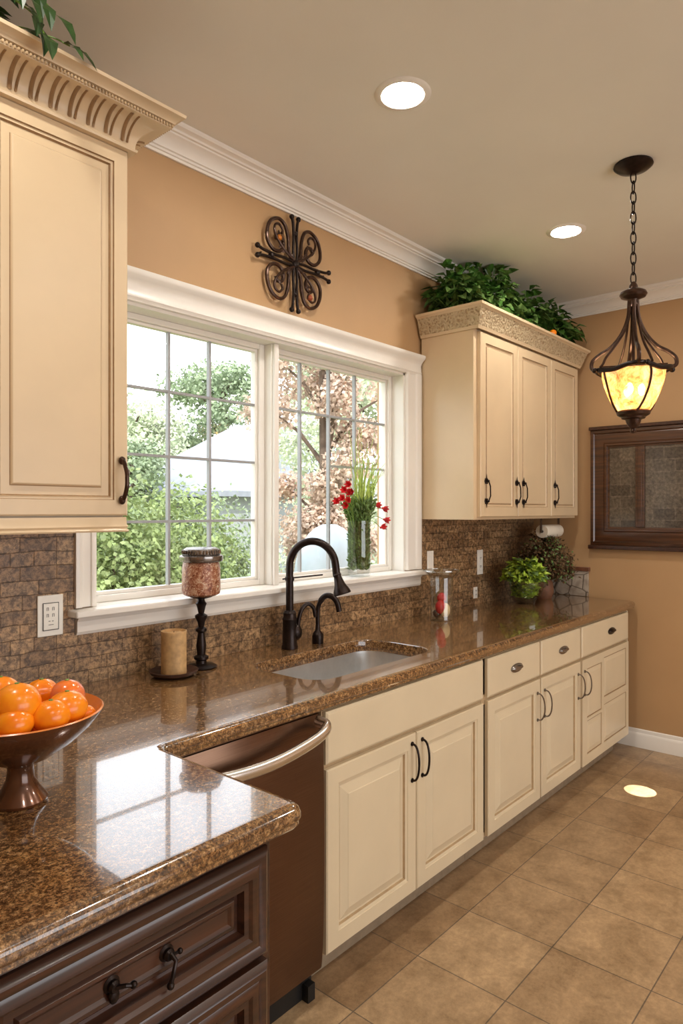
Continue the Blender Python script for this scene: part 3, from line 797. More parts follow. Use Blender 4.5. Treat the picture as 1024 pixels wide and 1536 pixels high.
# ------------------------------------------------------------------ fruit bowl
bx, byy = .590, 1.336
fb = empty('fruit_bowl', (bx, byy, .92), 'glazed brown footed bowl holding oranges on the granite at left', 'bowl')
MB().lathe([(0,.9205),(.048,.9205),(.050,.926),(.046,.932),(.036,.945),(.026,.965),(.0235,.985),(.027,.996),(.0,.998)], (bx, byy, 0), 40).build('foot', M['bowl'], fb)
m = MB(); pr = [(.026,.992),(.060,1.008),(.100,1.035),(.132,1.064),(.150,1.088),(.153,1.094)]; inn = [(.150,1.096),(.145,1.090),(.128,1.069),(.096,1.042),(.056,1.016),(.001,1.006)]
m.lathe(pr+inn, (bx, byy, 0), 56)
b = m.build('bowl', [M['bowl'], M['bowlin']], fb)
for p in b.data.polygons:
    if p.index >= 56*5: p.material_index = 1
frs = [((.551,1.262,1.130), .040, 'large round orange at the front of the brown bowl', 'orange', 0),
 ((.599,1.230,1.104), .0335, 'squat orange low at the front rim of the bowl', 'orange', 1),
 ((.638,1.245,1.108), .036, 'orange nearest the right rim of the bowl, in front of the blushed fruit', 'orange', 1),
 ((.636,1.345,1.118), .030, 'ribbed orange at the back middle of the bowl', 'orange', 2),
 ((.672,1.312,1.112), .033, 'blushed orange-red fruit at the back right of the bowl', 'blush', 0),
 ((.537,1.240,1.103), .032, 'orange at the lower left of the bowl, under the large one', 'orange', 1),
 ((.573,1.385,1.122), .036, 'orange at the back left of the bowl, cut by the photo edge', 'orange', 0),
 ((.688,1.270,1.078), .020, 'small orange wedged against the right inside of the bowl', 'orange', 0),
 ((.540,1.33,1.068), .038, 'orange buried under the others in the middle of the bowl', 'orange', 0),
 ((.490,1.33,1.112), .036, 'orange at the far left side of the bowl', 'orange', 0),
 ((.606,1.300,1.066), .036, 'orange in the bottom of the bowl', 'orange', 0)]
for c, r, lab, mt, kd in frs:
    m = MB(); m.ball(c, r, 28, 18, sc=(1.06,1.0,.96 if kd != 1 else .88))
    if kd == 2: m.v = [(v[0]+(v[0]-c[0])*.07*math.cos(5*math.atan2(v[1]-c[1], v[0]-c[0])), v[1]+(v[1]-c[1])*.07*math.cos(5*math.atan2(v[1]-c[1], v[0]-c[0])), v[2]) for v in m.v]
    o = m.build('orange', M[mt], smooth=60)
    tag(o, lab, 'fruit', 'oranges in the brown bowl')
    s_ = MB().lathe([(0,-.0005),(.0045,-.0003),(.004,.0016),(.0,.002)], (c[0], c[1], c[2]+r*(.95 if kd != 1 else .87)), 8); s_.build('stem_scar', M['stem'], o)

# ------------------------------------------------------------------ candles
cx, cy = 1.383, 1.957
tr = empty('candle_tray', (cx, cy, .92), 'round dark brown dish holding the short pillar candle', 'tray')
MB().lathe([(0,.9205),(.060,.9205),(.078,.930),(.083,.940),(.080,.941),(.072,.934),(.058,.928),(0,.927)], (cx, cy, 0), 40).build('dish', M['woodtray'], tr)
m = MB(); m.lathe([(0,.9275),(.0425,.9275),(.0435,.933),(.0425,.94),(.0425,1.062),(.044,1.068),(.0435,1.074),(.041,1.0745),(.039,1.066),(0,1.064)], (cx, cy, 0), 32)
cd = m.build('pillar_candle', M['candle']); tag(cd, 'short tan pillar candle standing in the dark dish', 'candle')
MB().tube([(cx, cy, 1.064), (cx+.001, cy, 1.072)], .0012, 6).build('wick', M['black'], cd)
cx, cy = 1.520, 1.985
hd = empty('candlestick', (cx, cy, .92), 'tall turned dark metal candlestick with wide lidded glass cup', 'candle holder')
MB().lathe([(0,.9205),(.056,.9205),(.057,.925),(.045,.932),(.020,.936),(.018,.946),(.026,.952),(.026,.960),(.015,.966),(.018,1.0),(.012,1.045),(.020,1.052),(.020,1.060),(.010,1.066),(.014,1.085),(.022,1.10),(.022,1.108),(.010,1.115),(.016,1.140),(.020,1.150),(.014,1.158),(.012,1.166),(.040,1.174),(.042,1.178),(0,1.178)], (cx, cy, 0), 28).build('stem', M['iron'], hd)
MB().lathe([(0,1.1785),(.052,1.1785),(.066,1.186),(.069,1.20),(.068,1.28),(.064,1.300),(0,1.302)], (cx, cy, 0), 36).build('cup', M['mercury'], hd)
m = MB(); m.lathe([(0,1.3025),(.076,1.3025),(.079,1.308),(.078,1.322),(.070,1.326),(0,1.326)], (cx, cy, 0), 36)
m.lathe([(0,1.3265),(.064,1.3265),(.066,1.330),(.062,1.346),(.052,1.352),(0,1.352)], (cx, cy, 0), 36)
for i in range(36):
    a = 2*PI*i/36; m.ball((cx+.066*math.cos(a), cy+.066*math.sin(a), 1.336), .0045, 6, 4, sc=(1,1,2))
m.build('lid', M['pewter'], hd)

# ------------------------------------------------------------------ vase with flowers on the sill
vx, vy, vz = 2.552, 2.098, 1.166
va = empty('glass_vase', (vx, vy, vz), 'clear glass vase packed with greenery on the window sill', 'vase')
prf = [(0,vz+.0005),(.050,vz+.0005),(.056,vz+.012),(.058,vz+.12),(.056,vz+.22),(.060,vz+.27),(.057,vz+.27),(.053,vz+.22),(.055,vz+.12),(.052,vz+.016),(0,vz+.012)]
MB().lathe(prf, (vx, vy, 0), 32).build('vessel', M['vglass'], va)
bq = empty('flower_bouquet', (vx, vy, vz+.014), 'bouquet of pale grass blades, greenery and red blooms in the sill vase', 'flowers')
r2 = random.Random(3)
m = MB()
for i in range(3200):   # packed greenery
    z = vz+.03+r2.random()**1.1*.34; rr = (.045 if z < vz+.26 else .045+(z-vz-.26)*.45)*math.sqrt(r2.random()); a = r2.random()*2*PI
    p = Vector((vx+rr*math.cos(a), min(vy+rr*math.sin(a), WY+.06), z)); d_ = Vector((math.cos(a)*.5, math.sin(a)*.3, r2.uniform(.2, 1)))
    m.leaf(p, d_, Vector((r2.uniform(-1,1), -1, r2.uniform(-1,1))), r2.uniform(.014,.030), .010)
m.build('greenery', M['shadeleaf'], bq, smooth=0, clean=False)
m = MB()
for i in range(70):
    a = r2.uniform(-1.0, 1.15); L = r2.uniform(.34, .58) if a > -.5 else r2.uniform(.22,.36)
    dx = math.sin(a*.55); pts = []
    for k in range(7):
        t_ = k/6; pts.append(Vector((vx+dx*L*.62*t_**1.3+.01, min(vy+r2.uniform(-.02,.02)*t_, WY+.05), vz+.17+L*t_*math.cos(a*.5)-.05*abs(a)*t_**3)))
    wd = r2.uniform(.005, .010)
    loops = [[p+Vector((-wd*(1-k/6.5), 0, 0)), p+Vector((0, -.002, 0)), p+Vector((wd*(1-k/6.5), 0, 0)), p+Vector((0,.001,0))] for k, p in enumerate(pts)]
    m.loft(loops)
m.build('grass_blades', M['grassblade'], bq, smooth=60, clean=False)
blooms = [(-.150, .36, -.04), (-.185, .345, -.05), (-.205, .41, -.055), (-.175, .44, -.06), (-.155, .40, -.05), (-.30, .355, -.075), (-.13, .41, -.045), (.065, .345, -.06), (.12, .33, -.07), (.135, .275, -.07), (.11, .235, -.065), (-.23, .37, -.06)]
m = MB()
for bx_, bz_, by_ in blooms:
    e = Vector((vx+bx_*.8, vy+by_, vz+bz_)); s0 = Vector((vx+bx_*.1, vy, vz+.2))
    mid = (s0+e)/2+Vector((0, 0, .05)); m.tube(smoothpts([s0, mid, e], 5), .0016, 5)
m.build('flower_stems', M['stem'], bq)
for bx_, bz_, by_ in blooms:
    m = MB(); e = Vector((vx+bx_*.8, vy+by_, vz+bz_)); ax = Vector((1 if bx_ > 0 else -1, -.3, r2.uniform(-.3,.5))).normalized()
    q = ax.to_track_quat('Z', 'Y')
    for k in range(6):
        a = 2*PI*k/6; d_ = q @ Vector((math.cos(a)*.5, math.sin(a)*.5, 1)); n_ = q @ Vector((math.cos(a), math.sin(a), 0))
        m.leaf(e, d_, n_, .034, .020, 0, -.1)
    m.ball(e, .006, 8, 6); m.build('bloom', M['red'], bq, smooth=60, clean=False)

# ------------------------------------------------------------------ glass canister
jx, jy = 2.985, 1.905
ja = empty('glass_canister', (jx, jy, .92), 'clear glass canister with wide lid at the right of the sink', 'canister')
MB().lathe([(0,.9205),(.056,.9205),(.058,.926),(.057,.93),(.0575,1.14),(.055,1.14),(.0545,.934),(0,.932)], (jx, jy, 0), 36).build('jar', M['vglass'], ja)
m = MB(); m.lathe([(0,1.1405),(.060,1.1405),(.078,1.158),(.092,1.172),(.090,1.178),(.074,1.164),(.056,1.147),(0,1.146)], (jx, jy, 0), 36); m.lathe([(.0895,1.175),(.093,1.175),(.093,1.180),(.0895,1.180),(.0895,1.175)], (jx, jy, 0), 36); m.build('lid', M['lidglass'], ja)
for i, (dx, dy, z, r, mt, sc_, nm, lab) in enumerate([(.006,-.020,.972,.033,'bread',(1,.6,1.15),'pale_slice','pale cream slice inside the glass canister'), (-.018,-.006,.990,.032,'redfruit',(1,.8,1.1),'red_fruit','red fruit at the left inside the glass canister'), (.002,.0,1.034,.028,'redfruit',(1,.8,1),'red_fruit','red fruit on top inside the glass canister'), (.026,.014,1.01,.020,'leafdark',(1,1,1.6),'dark_fruit','dark green piece at the right inside the canister'), (-.018,.016,.955,.022,'woodtray',(1,1,1),'dark_fruit','dark brown piece at the bottom of the canister')]):
    m = MB(); m.ball((jx+dx, jy+dy, z), r, 16, 10, sc=sc_); o = m.build(nm, M[mt], smooth=60); tag(o, lab, 'food', None)

# ------------------------------------------------------------------ salad bowl and dried arrangement
gx, gy = 3.86, 1.87
gb = empty('glass_bowl', (gx, gy, .92), 'clear glass bowl filled with bright lettuce leaves near the far corner', 'bowl')
MB().lathe([(0,.9205),(.05,.9205),(.055,.925),(.095,.965),(.118,1.02),(.120,1.06),(.117,1.06),(.114,1.02),(.090,.970),(.05,.930),(0,.928)], (gx, gy, 0), 36).build('vessel', M['vglass'], gb)
m = MB(); r3 = random.Random(5)
for i in range(800):
    a = r3.random()*2*PI; u = r3.random(); ph = math.acos(1-1.75*u) ; rr = .118*r3.uniform(.7,1.0)
    p = Vector((gx+rr*math.sin(ph)*math.cos(a)*(1 if math.cos(ph) > 0 else .85), gy+rr*math.sin(ph)*math.sin(a)*(1 if math.cos(ph) > 0 else .85), 1.045+.115*math.cos(ph)*1.1))
    if p.z < .955: p.z = .955+r3.random()*.03
    d_ = Vector((math.cos(a), math.sin(a), r3.uniform(-.2, 1.3)))
    if p.z < 1.06: d_ = Vector((-math.sin(a), math.cos(a), .6)); p.x = gx+(p.x-gx)*.78; p.y = gy+(p.y-gy)*.78
    m.leaf(p, d_, Vector((r3.uniform(-1,1), r3.uniform(-1,1), 1)), r3.uniform(.03,.055), r3.uniform(.025,.045), 0 if r3.random() < .75 else 1, .3)
lt = m.build('lettuce', [M['lettuce'], M['shadeleaf']], smooth=0, clean=False); tag(lt, 'heap of bright green lettuce in the glass bowl', 'lettuce')
lt['kind'] = 'stuff'
dx_, dy_ = 4.16, 1.88
da = empty('dried_arrangement', (dx_, dy_, .92), 'brown dried flower arrangement behind the lettuce bowl', 'dried flowers')
MB().lathe([(0,.9205),(.045,.9205),(.06,.96),(.055,1.02),(.04,1.05),(.036,1.05),(.05,1.02),(0,1.0)], (dx_, dy_, 0), 24).build('pot', M['terracotta'], da)
m = MB(); st_ = MB()
for i in range(240):
    a = r3.random()*2*PI; el = r3.uniform(.1, 1.35); L = r3.uniform(.14,.30)
    d_ = Vector((math.cos(a)*math.cos(el)*.75, math.sin(a)*math.cos(el)*.6, math.sin(el))); e = Vector((dx_, dy_, 1.03))+d_*L
    e.y = min(e.y, WY-.03); e.x = min(e.x, FX-.04); e.z = min(e.z, 1.33)
    st_.tube([(dx_, dy_, 1.0), (Vector((dx_, dy_, 1.03))+e)/2+Vector((0,0,.01)), e], .0014, 4)
    for k in range(16):
        p = e+Vector((r3.gauss(0,.018), r3.gauss(0,.014), r3.gauss(0,.02))); p.y = min(p.y, WY-.02); p.x = min(p.x, FX-.02)
        m.leaf(p, Vector((r3.uniform(-1,1), r3.uniform(-1,1), r3.uniform(-1,1))), Vector((r3.uniform(-1,1), -1, 0)), r3.uniform(.014,.028), .013, 0 if r3.random() < .8 else 1)
st_.build('dried_stems', M['dried'], da); m.build('dried_foliage', [M['dried'], M['shadeleaf']], da, smooth=0, clean=False)

# paper roll under the cabinet
pr_ = empty('paper_roll_holder', (4.23, 1.87, 1.436), 'white paper roll mounted under the right wall cabinet', 'paper roll')
m = MB(); m.lathe([(.011,4.103),(.040,4.103),(.042,4.106),(.042,4.345),(.040,4.348),(.011,4.348),(.011,4.103)], (0, 1.87, 1.352), 32, 'x'); m.build('roll', M['roll'], pr_)
m = MB(); m.tube([(4.094,1.87,1.352),(4.358,1.87,1.352)], .007, 12); m.box(4.088,4.093,1.863,1.877,1.345,1.436); m.box(4.357,4.362,1.863,1.877,1.345,1.436); m.build('bracket', M['pewter'], pr_)

# ------------------------------------------------------------------ wall medallion
mx, mz, myy = 2.083, 2.545, WY-.028
wm = empty('wall_medallion', (mx, WY-.01, 2.33), 'scrolled bronze metal medallion on the tan wall above the window', 'wall decor')
def mp_(u, w, y=0): return (mx+u, myy+y, mz+w)
def scroll(ang, flip):
    ca, sa = math.cos(R(ang)), math.sin(R(ang)); pts = []
    for u, w in [(.005,.0),(.05,.012),(.115,.045),(.158,.095),(.165,.145),(.135,.178),(.090,.170),(.062,.135),(.060,.095),(.085,.080),(.108,.095),(.112,.125),(.095,.138)]:
        pass
    return pts
sc_m = MB()
for qx, qz in ((1,1),(-1,1),(-1,-1),(1,-1)):
    big = [(.012,.010),(.035,.050),(.040,.100),(.058,.150),(.095,.168),(.138,.148),(.160,.105),(.158,.060),(.125,.030),(.085,.035),(.068,.065),(.078,.092),(.102,.095),(.112,.078)]
    sc_m.tube(smoothpts([mp_(qx*u, qz*w) for u, w in big], 5), .0078, 8)
    inner = [(.010,.014),(.045,.030),(.088,.060),(.120,.098),(.122,.130),(.098,.142),(.078,.125),(.084,.106)]
    sc_m.tube(smoothpts([mp_(qx*u, qz*w, -.006) for u, w in inner], 5), .0055, 8)
sc_m.build('scrolls', M['ironbrown'], wm)
arm_m = MB()
for ax, az in ((1,0),(-1,0),(0,1),(0,-1)):
    for s_ in (-1, 1):
        pts = [(.0, s_*.006), (.06, s_*.012), (.12, s_*.009), (.18, s_*.012), (.212, s_*.018)]
        L = 1.0 if ax else .92
        arm_m.tube(smoothpts([mp_(ax*u*L+az*w, az*u*L+ax*w, -.003) for u, w in pts], 4), [.006]*8+[.0065]*8+[.008], 8)
        arm_m.ball(mp_(ax*.216*L+az*s_*.020, az*.216*L+ax*s_*.020, -.003), .0115, 10, 7)
    arm_m.ball(mp_(ax*.14*L, az*.14*L, -.003), .013, 10, 7)
arm_m.build('cross_arms', M['iron'], wm)
lv = MB()
for qx, qz in ((1,1),(-1,1),(-1,-1),(1,-1)):
    for k in range(5):
        u, w = .035+.018*k, .03+.016*k; a = r3.uniform(0, 6.28)
        p = Vector(mp_(qx*u, qz*w, -.008))
        lv.leaf(p, Vector((math.cos(a), 0, math.sin(a))), Vector((0,-1,0)), .030, .017, 0, .15)
        lv.leaf(p+Vector((0,.002,0)), Vector((math.cos(a), 0, math.sin(a))), Vector((0,-1,0)), .030, .017, 0, .15)
lv.build('leaves', M['ironbrown'], wm, clean=False)
hub = MB(); hub.ball(mp_(0,0,-.006), .018, 14, 9, sc=(1,.6,1)); hub.tube([mp_(0,0,0), (mx, WY-.001, mz)], .006, 8)
for u, w in ((.19,0),(-.19,0)): MB().tube([mp_(u,w,.004), (mx+u, WY-.001, mz+w)], .004, 6).build('wall_stud', M['iron'], wm)
hub.build('hub', M['iron'], wm)
MB().ball(mp_(-.098, .085, -.006), .013, 12, 8).build('bead', M['amberbead'], wm)
MB().ball(mp_(.088, -.125, -.006), .014, 12, 8).build('bead', M['rustbead'], wm)

# ------------------------------------------------------------------ framed glass panel on far wall
fw = empty('wood_framed_panel', (FX, 1.14, 1.246), 'dark walnut framed panel of glass panes with a painted brick reflection on the far wall', 'framed panel')
Y0, Y1, Z0, Z1 = .60, 1.68, 1.262, 2.005
fp_ = [(0,-.002,0),(.002,.0,0),(.020,.004,0),(.028,-.004,0),(.034,-.002,0),(.085,-.004,0),(.092,.002,0),(.104,.002,0),(.108,-.010,0),(.118,-.012,0)]
m = MB()
def ring_frame(mb, y0, y1, z0, z1, x, th, prof):
    def rect(i, d): return [(x-d, y0+i, z0+i), (x-d, y1-i, z0+i), (x-d, y1-i, z1-i), (x-d, y0+i, z1-i)]
    loops = [rect(0, -th)]+[rect(i, d) for i, d, _ in prof]+[rect(prof[-1][0], -th)]+[rect(0, -th)]
    mb.loft(loops, None, False, False)
ring_frame(m, Y0, Y1, Z0, Z1, FX-.030, .029, fp_)
m.build('frame', M['framewood'], fw, smooth=25)
box(FX-.045, FX-.001, Y0-.012, Y1+.012, Z0-.026, Z0-.0005).build('ledge', M['darkwood'], fw, bevel=.003); box(FX-.043, FX-.001, Y0-.008, Y1+.008, Z1+.0005, Z1+.022).build('top_cap', M['darkwood'], fw, bevel=.003)
zi0, zi1 = Z0+.118, Z1-.118; yi0, yi1 = Y0+.118, Y1-.118
for yc in (1.372, .905): MB().box(FX-.026, FX-.006, yc-.027, yc+.027, zi0, zi1).box(FX-.030, FX-.026, yc-.012, yc+.012, zi0, zi1).build('mullion', M['framewood'], fw, bevel=.002)
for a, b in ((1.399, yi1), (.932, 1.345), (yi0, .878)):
    box(FX-.012, FX-.005, a, b, zi0, zi1).build('glass_pane', M['reflectglass'], fw, smooth=0)

# ------------------------------------------------------------------ pendant lantern
px, py = 2.80, .893
pe = empty('pendant_lantern', (px, py, CZ), 'bronze lantern with glowing amber glass hanging on a chain', 'pendant light')
MB().lathe([(0,CZ-.0005),(.072,CZ-.0005),(.074,CZ-.008),(.060,CZ-.020),(.030,CZ-.030),(.012,CZ-.038),(0,CZ-.038)], (px, py, 0), 36).build('canopy', M['iron'], pe)
ch = MB(); zt, zb = CZ-.032, 2.385; nl = 11; pitch = (zt-zb)/nl
for i in range(nl):
    zc = zt-pitch*(i+.5); a0 = R(40 if i % 2 else 130); pts = []
    for k in range(16):
        a = 2*PI*k/16; u = .0105*math.cos(a); w = (pitch*.5+.0055)*math.sin(a); pts.append((px+u*math.cos(a0), py+u*math.sin(a0), zc+w))
    ch.tube(pts, .0026, 6, closed=True)
ch.build('chain', M['iron'], pe)
MB().lathe([(0,2.392),(.008,2.392),(.016,2.378),(.017,2.366),(.030,2.362),(.048,2.352),(.052,2.342),(.046,2.332),(.020,2.322),(.017,2.31),(.020,2.292),(.012,2.28),(0,2.28)], (px, py, 0), 28).build('cap', M['ironbrown'], pe)
for k in range(4):
    a = R(25+90*k); ca, sa = math.cos(a), math.sin(a)
    f = lambda r, z, tw=0: (px+r*ca-tw*sa, py+r*sa+tw*ca, z)
    m = MB()
    m.tube(smoothpts([f(.014,2.32), f(.020,2.25), f(.045,2.185), f(.085,2.135), f(.125,2.110), f(.152,2.085), f(.156,2.058), f(.140,2.046)], 6), .0078, 8)
    m.tube(smoothpts([f(.012,2.30,.012), f(.020,2.24,.018), f(.040,2.185,.022), f(.075,2.130,.030), f(.105,2.090,.040), f(.118,2.062,.048), f(.128,2.050,.05)], 6), .005, 8)
    m.build('arm', M['ironbrown'], pe)
m = MB(); m.tube([(px, py, 2.29), (px, py, 2.055)], .006, 8)
for a in (25, 115):
    ca, sa = math.cos(R(a)), math.sin(R(a)); m.tube([(px-.125*ca, py-.125*sa, 2.06), (px+.125*ca, py+.125*sa, 2.06)], .0045, 8)
m.build('center_rod', M['ironbrown'], pe)
def rz(a): return 2.040+.006*math.cos(4*(a-R(25)))
m = MB(); pts = [(px+(.128+.010*math.cos(4*(2*PI*i/64-R(25))))*math.cos(2*PI*i/64), py+(.128+.010*math.cos(4*(2*PI*i/64-R(25))))*math.sin(2*PI*i/64), rz(2*PI*i/64)) for i in range(64)]
m.tube(pts, .0095, 10, closed=True)
for k in range(4):
    a = R(25+90*k+12); m.ball((px+.150*math.cos(a), py+.150*math.sin(a), 2.042), .011, 10, 7)
m.build('rim_band', M['iron'], pe)
m = MB(); gp = [(.118,2.036),(.117,2.015),(.110,1.985),(.098,1.950),(.083,1.915),(.066,1.888),(.056,1.876)]
loops = [[(px+r*math.cos(2*PI*i/48), py+r*math.sin(2*PI*i/48), z) for i in range(48)] for r, z in gp]
m.loft(loops, None, False, False); m.build('glass_shade', M['amber'], pe, smooth=80)
for k in range(4):
    m = MB(); pts = []
    for j, (r, z) in enumerate(gp):
        a = R(25+90*k+22+10*math.sin(j/6*PI)-j*3); pts.append((px+(r+.004)*math.cos(a), py+(r+.004)*math.sin(a), z))
    m.tube(smoothpts(pts, 4), .0045, 8); m.build('strap', M['ironbrown'], pe)
MB().lathe([(0,1.880),(.060,1.880),(.064,1.874),(.060,1.864),(.046,1.856),(.044,1.850),(.030,1.846),(.026,1.832),(.018,1.818),(.009,1.810),(.013,1.802),(.010,1.794),(0,1.790)], (px, py, 0), 32).build('finial', M['ironbrown'], pe)
for a in (-45, 60, 175): MB().ball((px+.034*math.cos(R(a)), py+.034*math.sin(R(a)), 1.965), .014, 12, 9, sc=(1,1,1.7)).build('bulb', M['bulb'], pe)
def lamp(kind, name, loc, energy, color, **kw):
    l = bpy.data.lights.new(name, kind); l.energy = energy; l.color = color
    for k_, v_ in kw.items(): setattr(l, k_, v_)
    o = bpy.data.objects.new(name, l); o.location = loc; col.objects.link(o); return o
lamp('POINT', 'pendant_bulb_light', (px, py, 1.965), 1.8, (1,.78,.56), shadow_soft_size=.03)

# ------------------------------------------------------------------ downlights
WARM = (1,.945,.86)
cans = [(1.83,1.318,'ceiling downlight nearest, above the sink'), (3.25,1.356,'ceiling downlight farther along, left of the pendant'), (.41,1.32,None), (.41,-.4,None), (1.83,-.4,None), (3.25,-.4,None), (1.83,-1.9,None)]
proto = None
for x, y, lab in cans:
    if lab:
        r_ = empty('downlight', (x, y, CZ), lab, 'ceiling light', None)
        z = CZ
        MB().lathe([(.068,z-.004),(.072,z-.0065),(.088,z-.005),(.094,z-.0005),(.068,z-.0005),(.068,z-.004)], (x, y, 0), 48).build('trim_ring', M['white'], r_)
        MB().lathe([(0,z-.0035),(.067,z-.0035),(.067,z-.0008),(0,z-.0008)], (x, y, 0), 40).build('lens', M['lampdisc'], r_, smooth=0)
    else: lamp('AREA', 'downlight_beam', (x, y, CZ-.004), 11, WARM, shape='DISK', size=.134)
# added unseen spot without fixture, narrowed to imitate a sun patch on the floor
o = lamp('SPOT', 'floor_patch_helper', (3.60, .30, CZ-.03), 2600, (1,.97,.92), spot_size=R(3.0), spot_blend=.1, shadow_soft_size=.002)
o.rotation_euler = (Vector((3.757,1.163,0))-o.location).to_track_quat('-Z', 'Y').to_euler()

# ------------------------------------------------------------------ plants on top of the cabinets
def ivy(name, c, rx, ry, rz_, n, label, seed, size=.062, pot=True, ymin=None):
    rr = random.Random(seed); root = empty(name, c, label, 'plant')
    m = MB(); s_ = MB()
    for i in range(n):
        a = rr.random()*2*PI; u = rr.random(); ph = math.acos(1-1.25*u); k = rr.uniform(.5, 1)**.6
        k *= 1+.18*math.sin(a*3+seed)*math.sin(ph*4)
        p = Vector((c[0]+rx*k*math.sin(ph)*math.cos(a), c[1]+ry*k*math.sin(ph)*math.sin(a), c[2]+.03+rz_*k*math.cos(ph)))
        p.z = min(max(p.z, c[2]+.07), CZ-.02); p.y = min(p.y, WY-.085)
        if p.z < 2.60: p.z = max(p.z, 2.53); p.y = max(p.y, 1.79); p.x = min(max(p.x, 3.14), 4.29)
        d_ = Vector((math.cos(a)*math.sin(ph), math.sin(a)*math.sin(ph), math.cos(ph)*.5-.25+rr.uniform(-.3,.3)))
        L = size*rr.uniform(.7,1.25)
        m.leaf(p, d_, Vector((rr.uniform(-.6,.6), rr.uniform(-.6,.6), 1)), L, L*.8, 0 if rr.random() < .6 else 1, .25)
        if i % 6 == 0: s_.tube([(c[0], c[1], c[2]+.05), (p+Vector((c[0], c[1], c[2]+.08)))/2, p], .0015, 4)
    m.build('foliage', [M['leafdark'], M['shadeleaf']], root, smooth=0, clean=False); s_.build('stems', M['stem'], root)
    MB().lathe([(0,c[2]+.0005),(.04,c[2]+.0005),(.055,c[2]+.07),(.05,c[2]+.072),(0,c[2]+.065)], (c[0], c[1], 0), 20).build('pot', M['terracotta'], root)
    return root
zt = 2.4305
ivy('leafy_plant', (3.19, 1.92, zt), .21, .17, .31, 900, 'broad leafy green plant at the left end of the right cabinet top', 11)
ivy('leafy_plant', (3.44, 1.90, zt), .21, .18, .39, 1000, 'tallest leafy green plant on the right cabinet top', 12)
ivy('leafy_plant', (3.78, 1.88, zt), .20, .19, .32, 900, 'middle leafy green plant on the right cabinet, right of the tallest', 13)
ivy('leafy_plant', (4.16, 1.87, zt), .22, .20, .31, 1000, 'dark leafy plant at the far right end of the cabinet top', 14)
m = MB().ball((3.93, 1.72, 2.553), .022, 14, 9); tag(m.build('orange_gourd', M['orange'], smooth=60), 'small orange fruit tucked among the plants on the right cabinet', 'fruit')
# trailing plant on left cabinet
tp_ = empty('trailing_plant', (.60, 1.90, 2.53), 'dark green trailing plant hanging over the left cabinet crown', 'plant')
m = MB(); s_ = MB(); rr = random.Random(4)
strands = [[(.60,1.90,2.60),(.68,1.74,2.74),(.74,1.64,2.69),(.76,1.595,2.62)], [(.60,1.90,2.60),(.64,1.72,2.80),(.68,1.62,2.76),(.705,1.58,2.68)], [(.60,1.90,2.60),(.66,1.76,2.80),(.75,1.68,2.78),(.80,1.62,2.70)], [(.60,1.90,2.60),(.72,1.74,2.68),(.80,1.66,2.665),(.84,1.625,2.645)],[(.60,1.90,2.60),(.60,1.74,2.78),(.64,1.64,2.78),(.66,1.60,2.72)]]
for si, s in enumerate(strands):
    P_ = smoothpts(s, 6); s_.tube(P_, .0022, 6)
    for k in range(4, len(P_), 2):
        if si == 3 and k < len(P_)-3 and k > 8: continue
        d_ = (P_[k]-P_[k-1]).normalized()+Vector((rr.uniform(-.5,.7), -.3, rr.uniform(-.7,.0)))
        m.leaf(P_[k], d_, Vector((rr.uniform(-.4,.4), -.8, .8)), rr.uniform(.055,.085), rr.uniform(.03,.042), 0, .2)
for i in range(160):
    a = rr.random()*2*PI; p = Vector((.58+.16*math.cos(a)*rr.random()**.5, 1.88+.13*math.sin(a)*rr.random()**.5, 2.62+rr.random()*.17))
    m.leaf(p, Vector((math.cos(a), math.sin(a), rr.uniform(-.5,.5))), Vector((0,0,1)), rr.uniform(.05,.08), .035, 0, .2)
M['leafdeep'] = simple('leaf_deep_green', S(40,66,28), .4, var=.4, scale=18)
m.build('foliage', M['leafdeep'], tp_, smooth=0, clean=False); s_.build('stems', M['stem'], tp_)
MB().lathe([(0,2.5265),(.05,2.5265),(.07,2.60),(.06,2.602),(0,2.59)], (.58, 1.90, 0), 24).build('pot', M['terracotta'], tp_)

# ------------------------------------------------------------------ outside
GZ = -.5
gnd = box(-30, 60, WY+.19, 70, GZ-.2, GZ).build('lawn', M['earth'], smooth=0); gnd['kind'] = 'structure'
def cluster(mb, c, r, n, size, rr, mi=0, sc=(1,1,1), shell=.5):
    for i in range(n):
        v = Vector((rr.gauss(0,1), rr.gauss(0,1), rr.gauss(0,1))).normalized()*(shell+(1-shell)*rr.random())
        p = Vector((c[0]+v.x*r*sc[0], c[1]+v.y*r*sc[1], c[2]+v.z*r*sc[2]))
        d_ = Vector((rr.uniform(-1,1), rr.uniform(-1,1), rr.uniform(-1,1))); n_ = v+Vector((rr.uniform(-.5,.5), rr.uniform(-.5,.5), rr.uniform(0,.8)))
        L = size*rr.uniform(.6,1.3); d_.normalize(); sd_ = d_.cross(n_)
        if sd_.length < .05: continue
        sd_.normalize(); k = L*.38
        mb.add([p, p+d_*L*.5+sd_*k, p+d_*L, p+d_*L*.5-sd_*k], [(0,1,2,3)], mi)
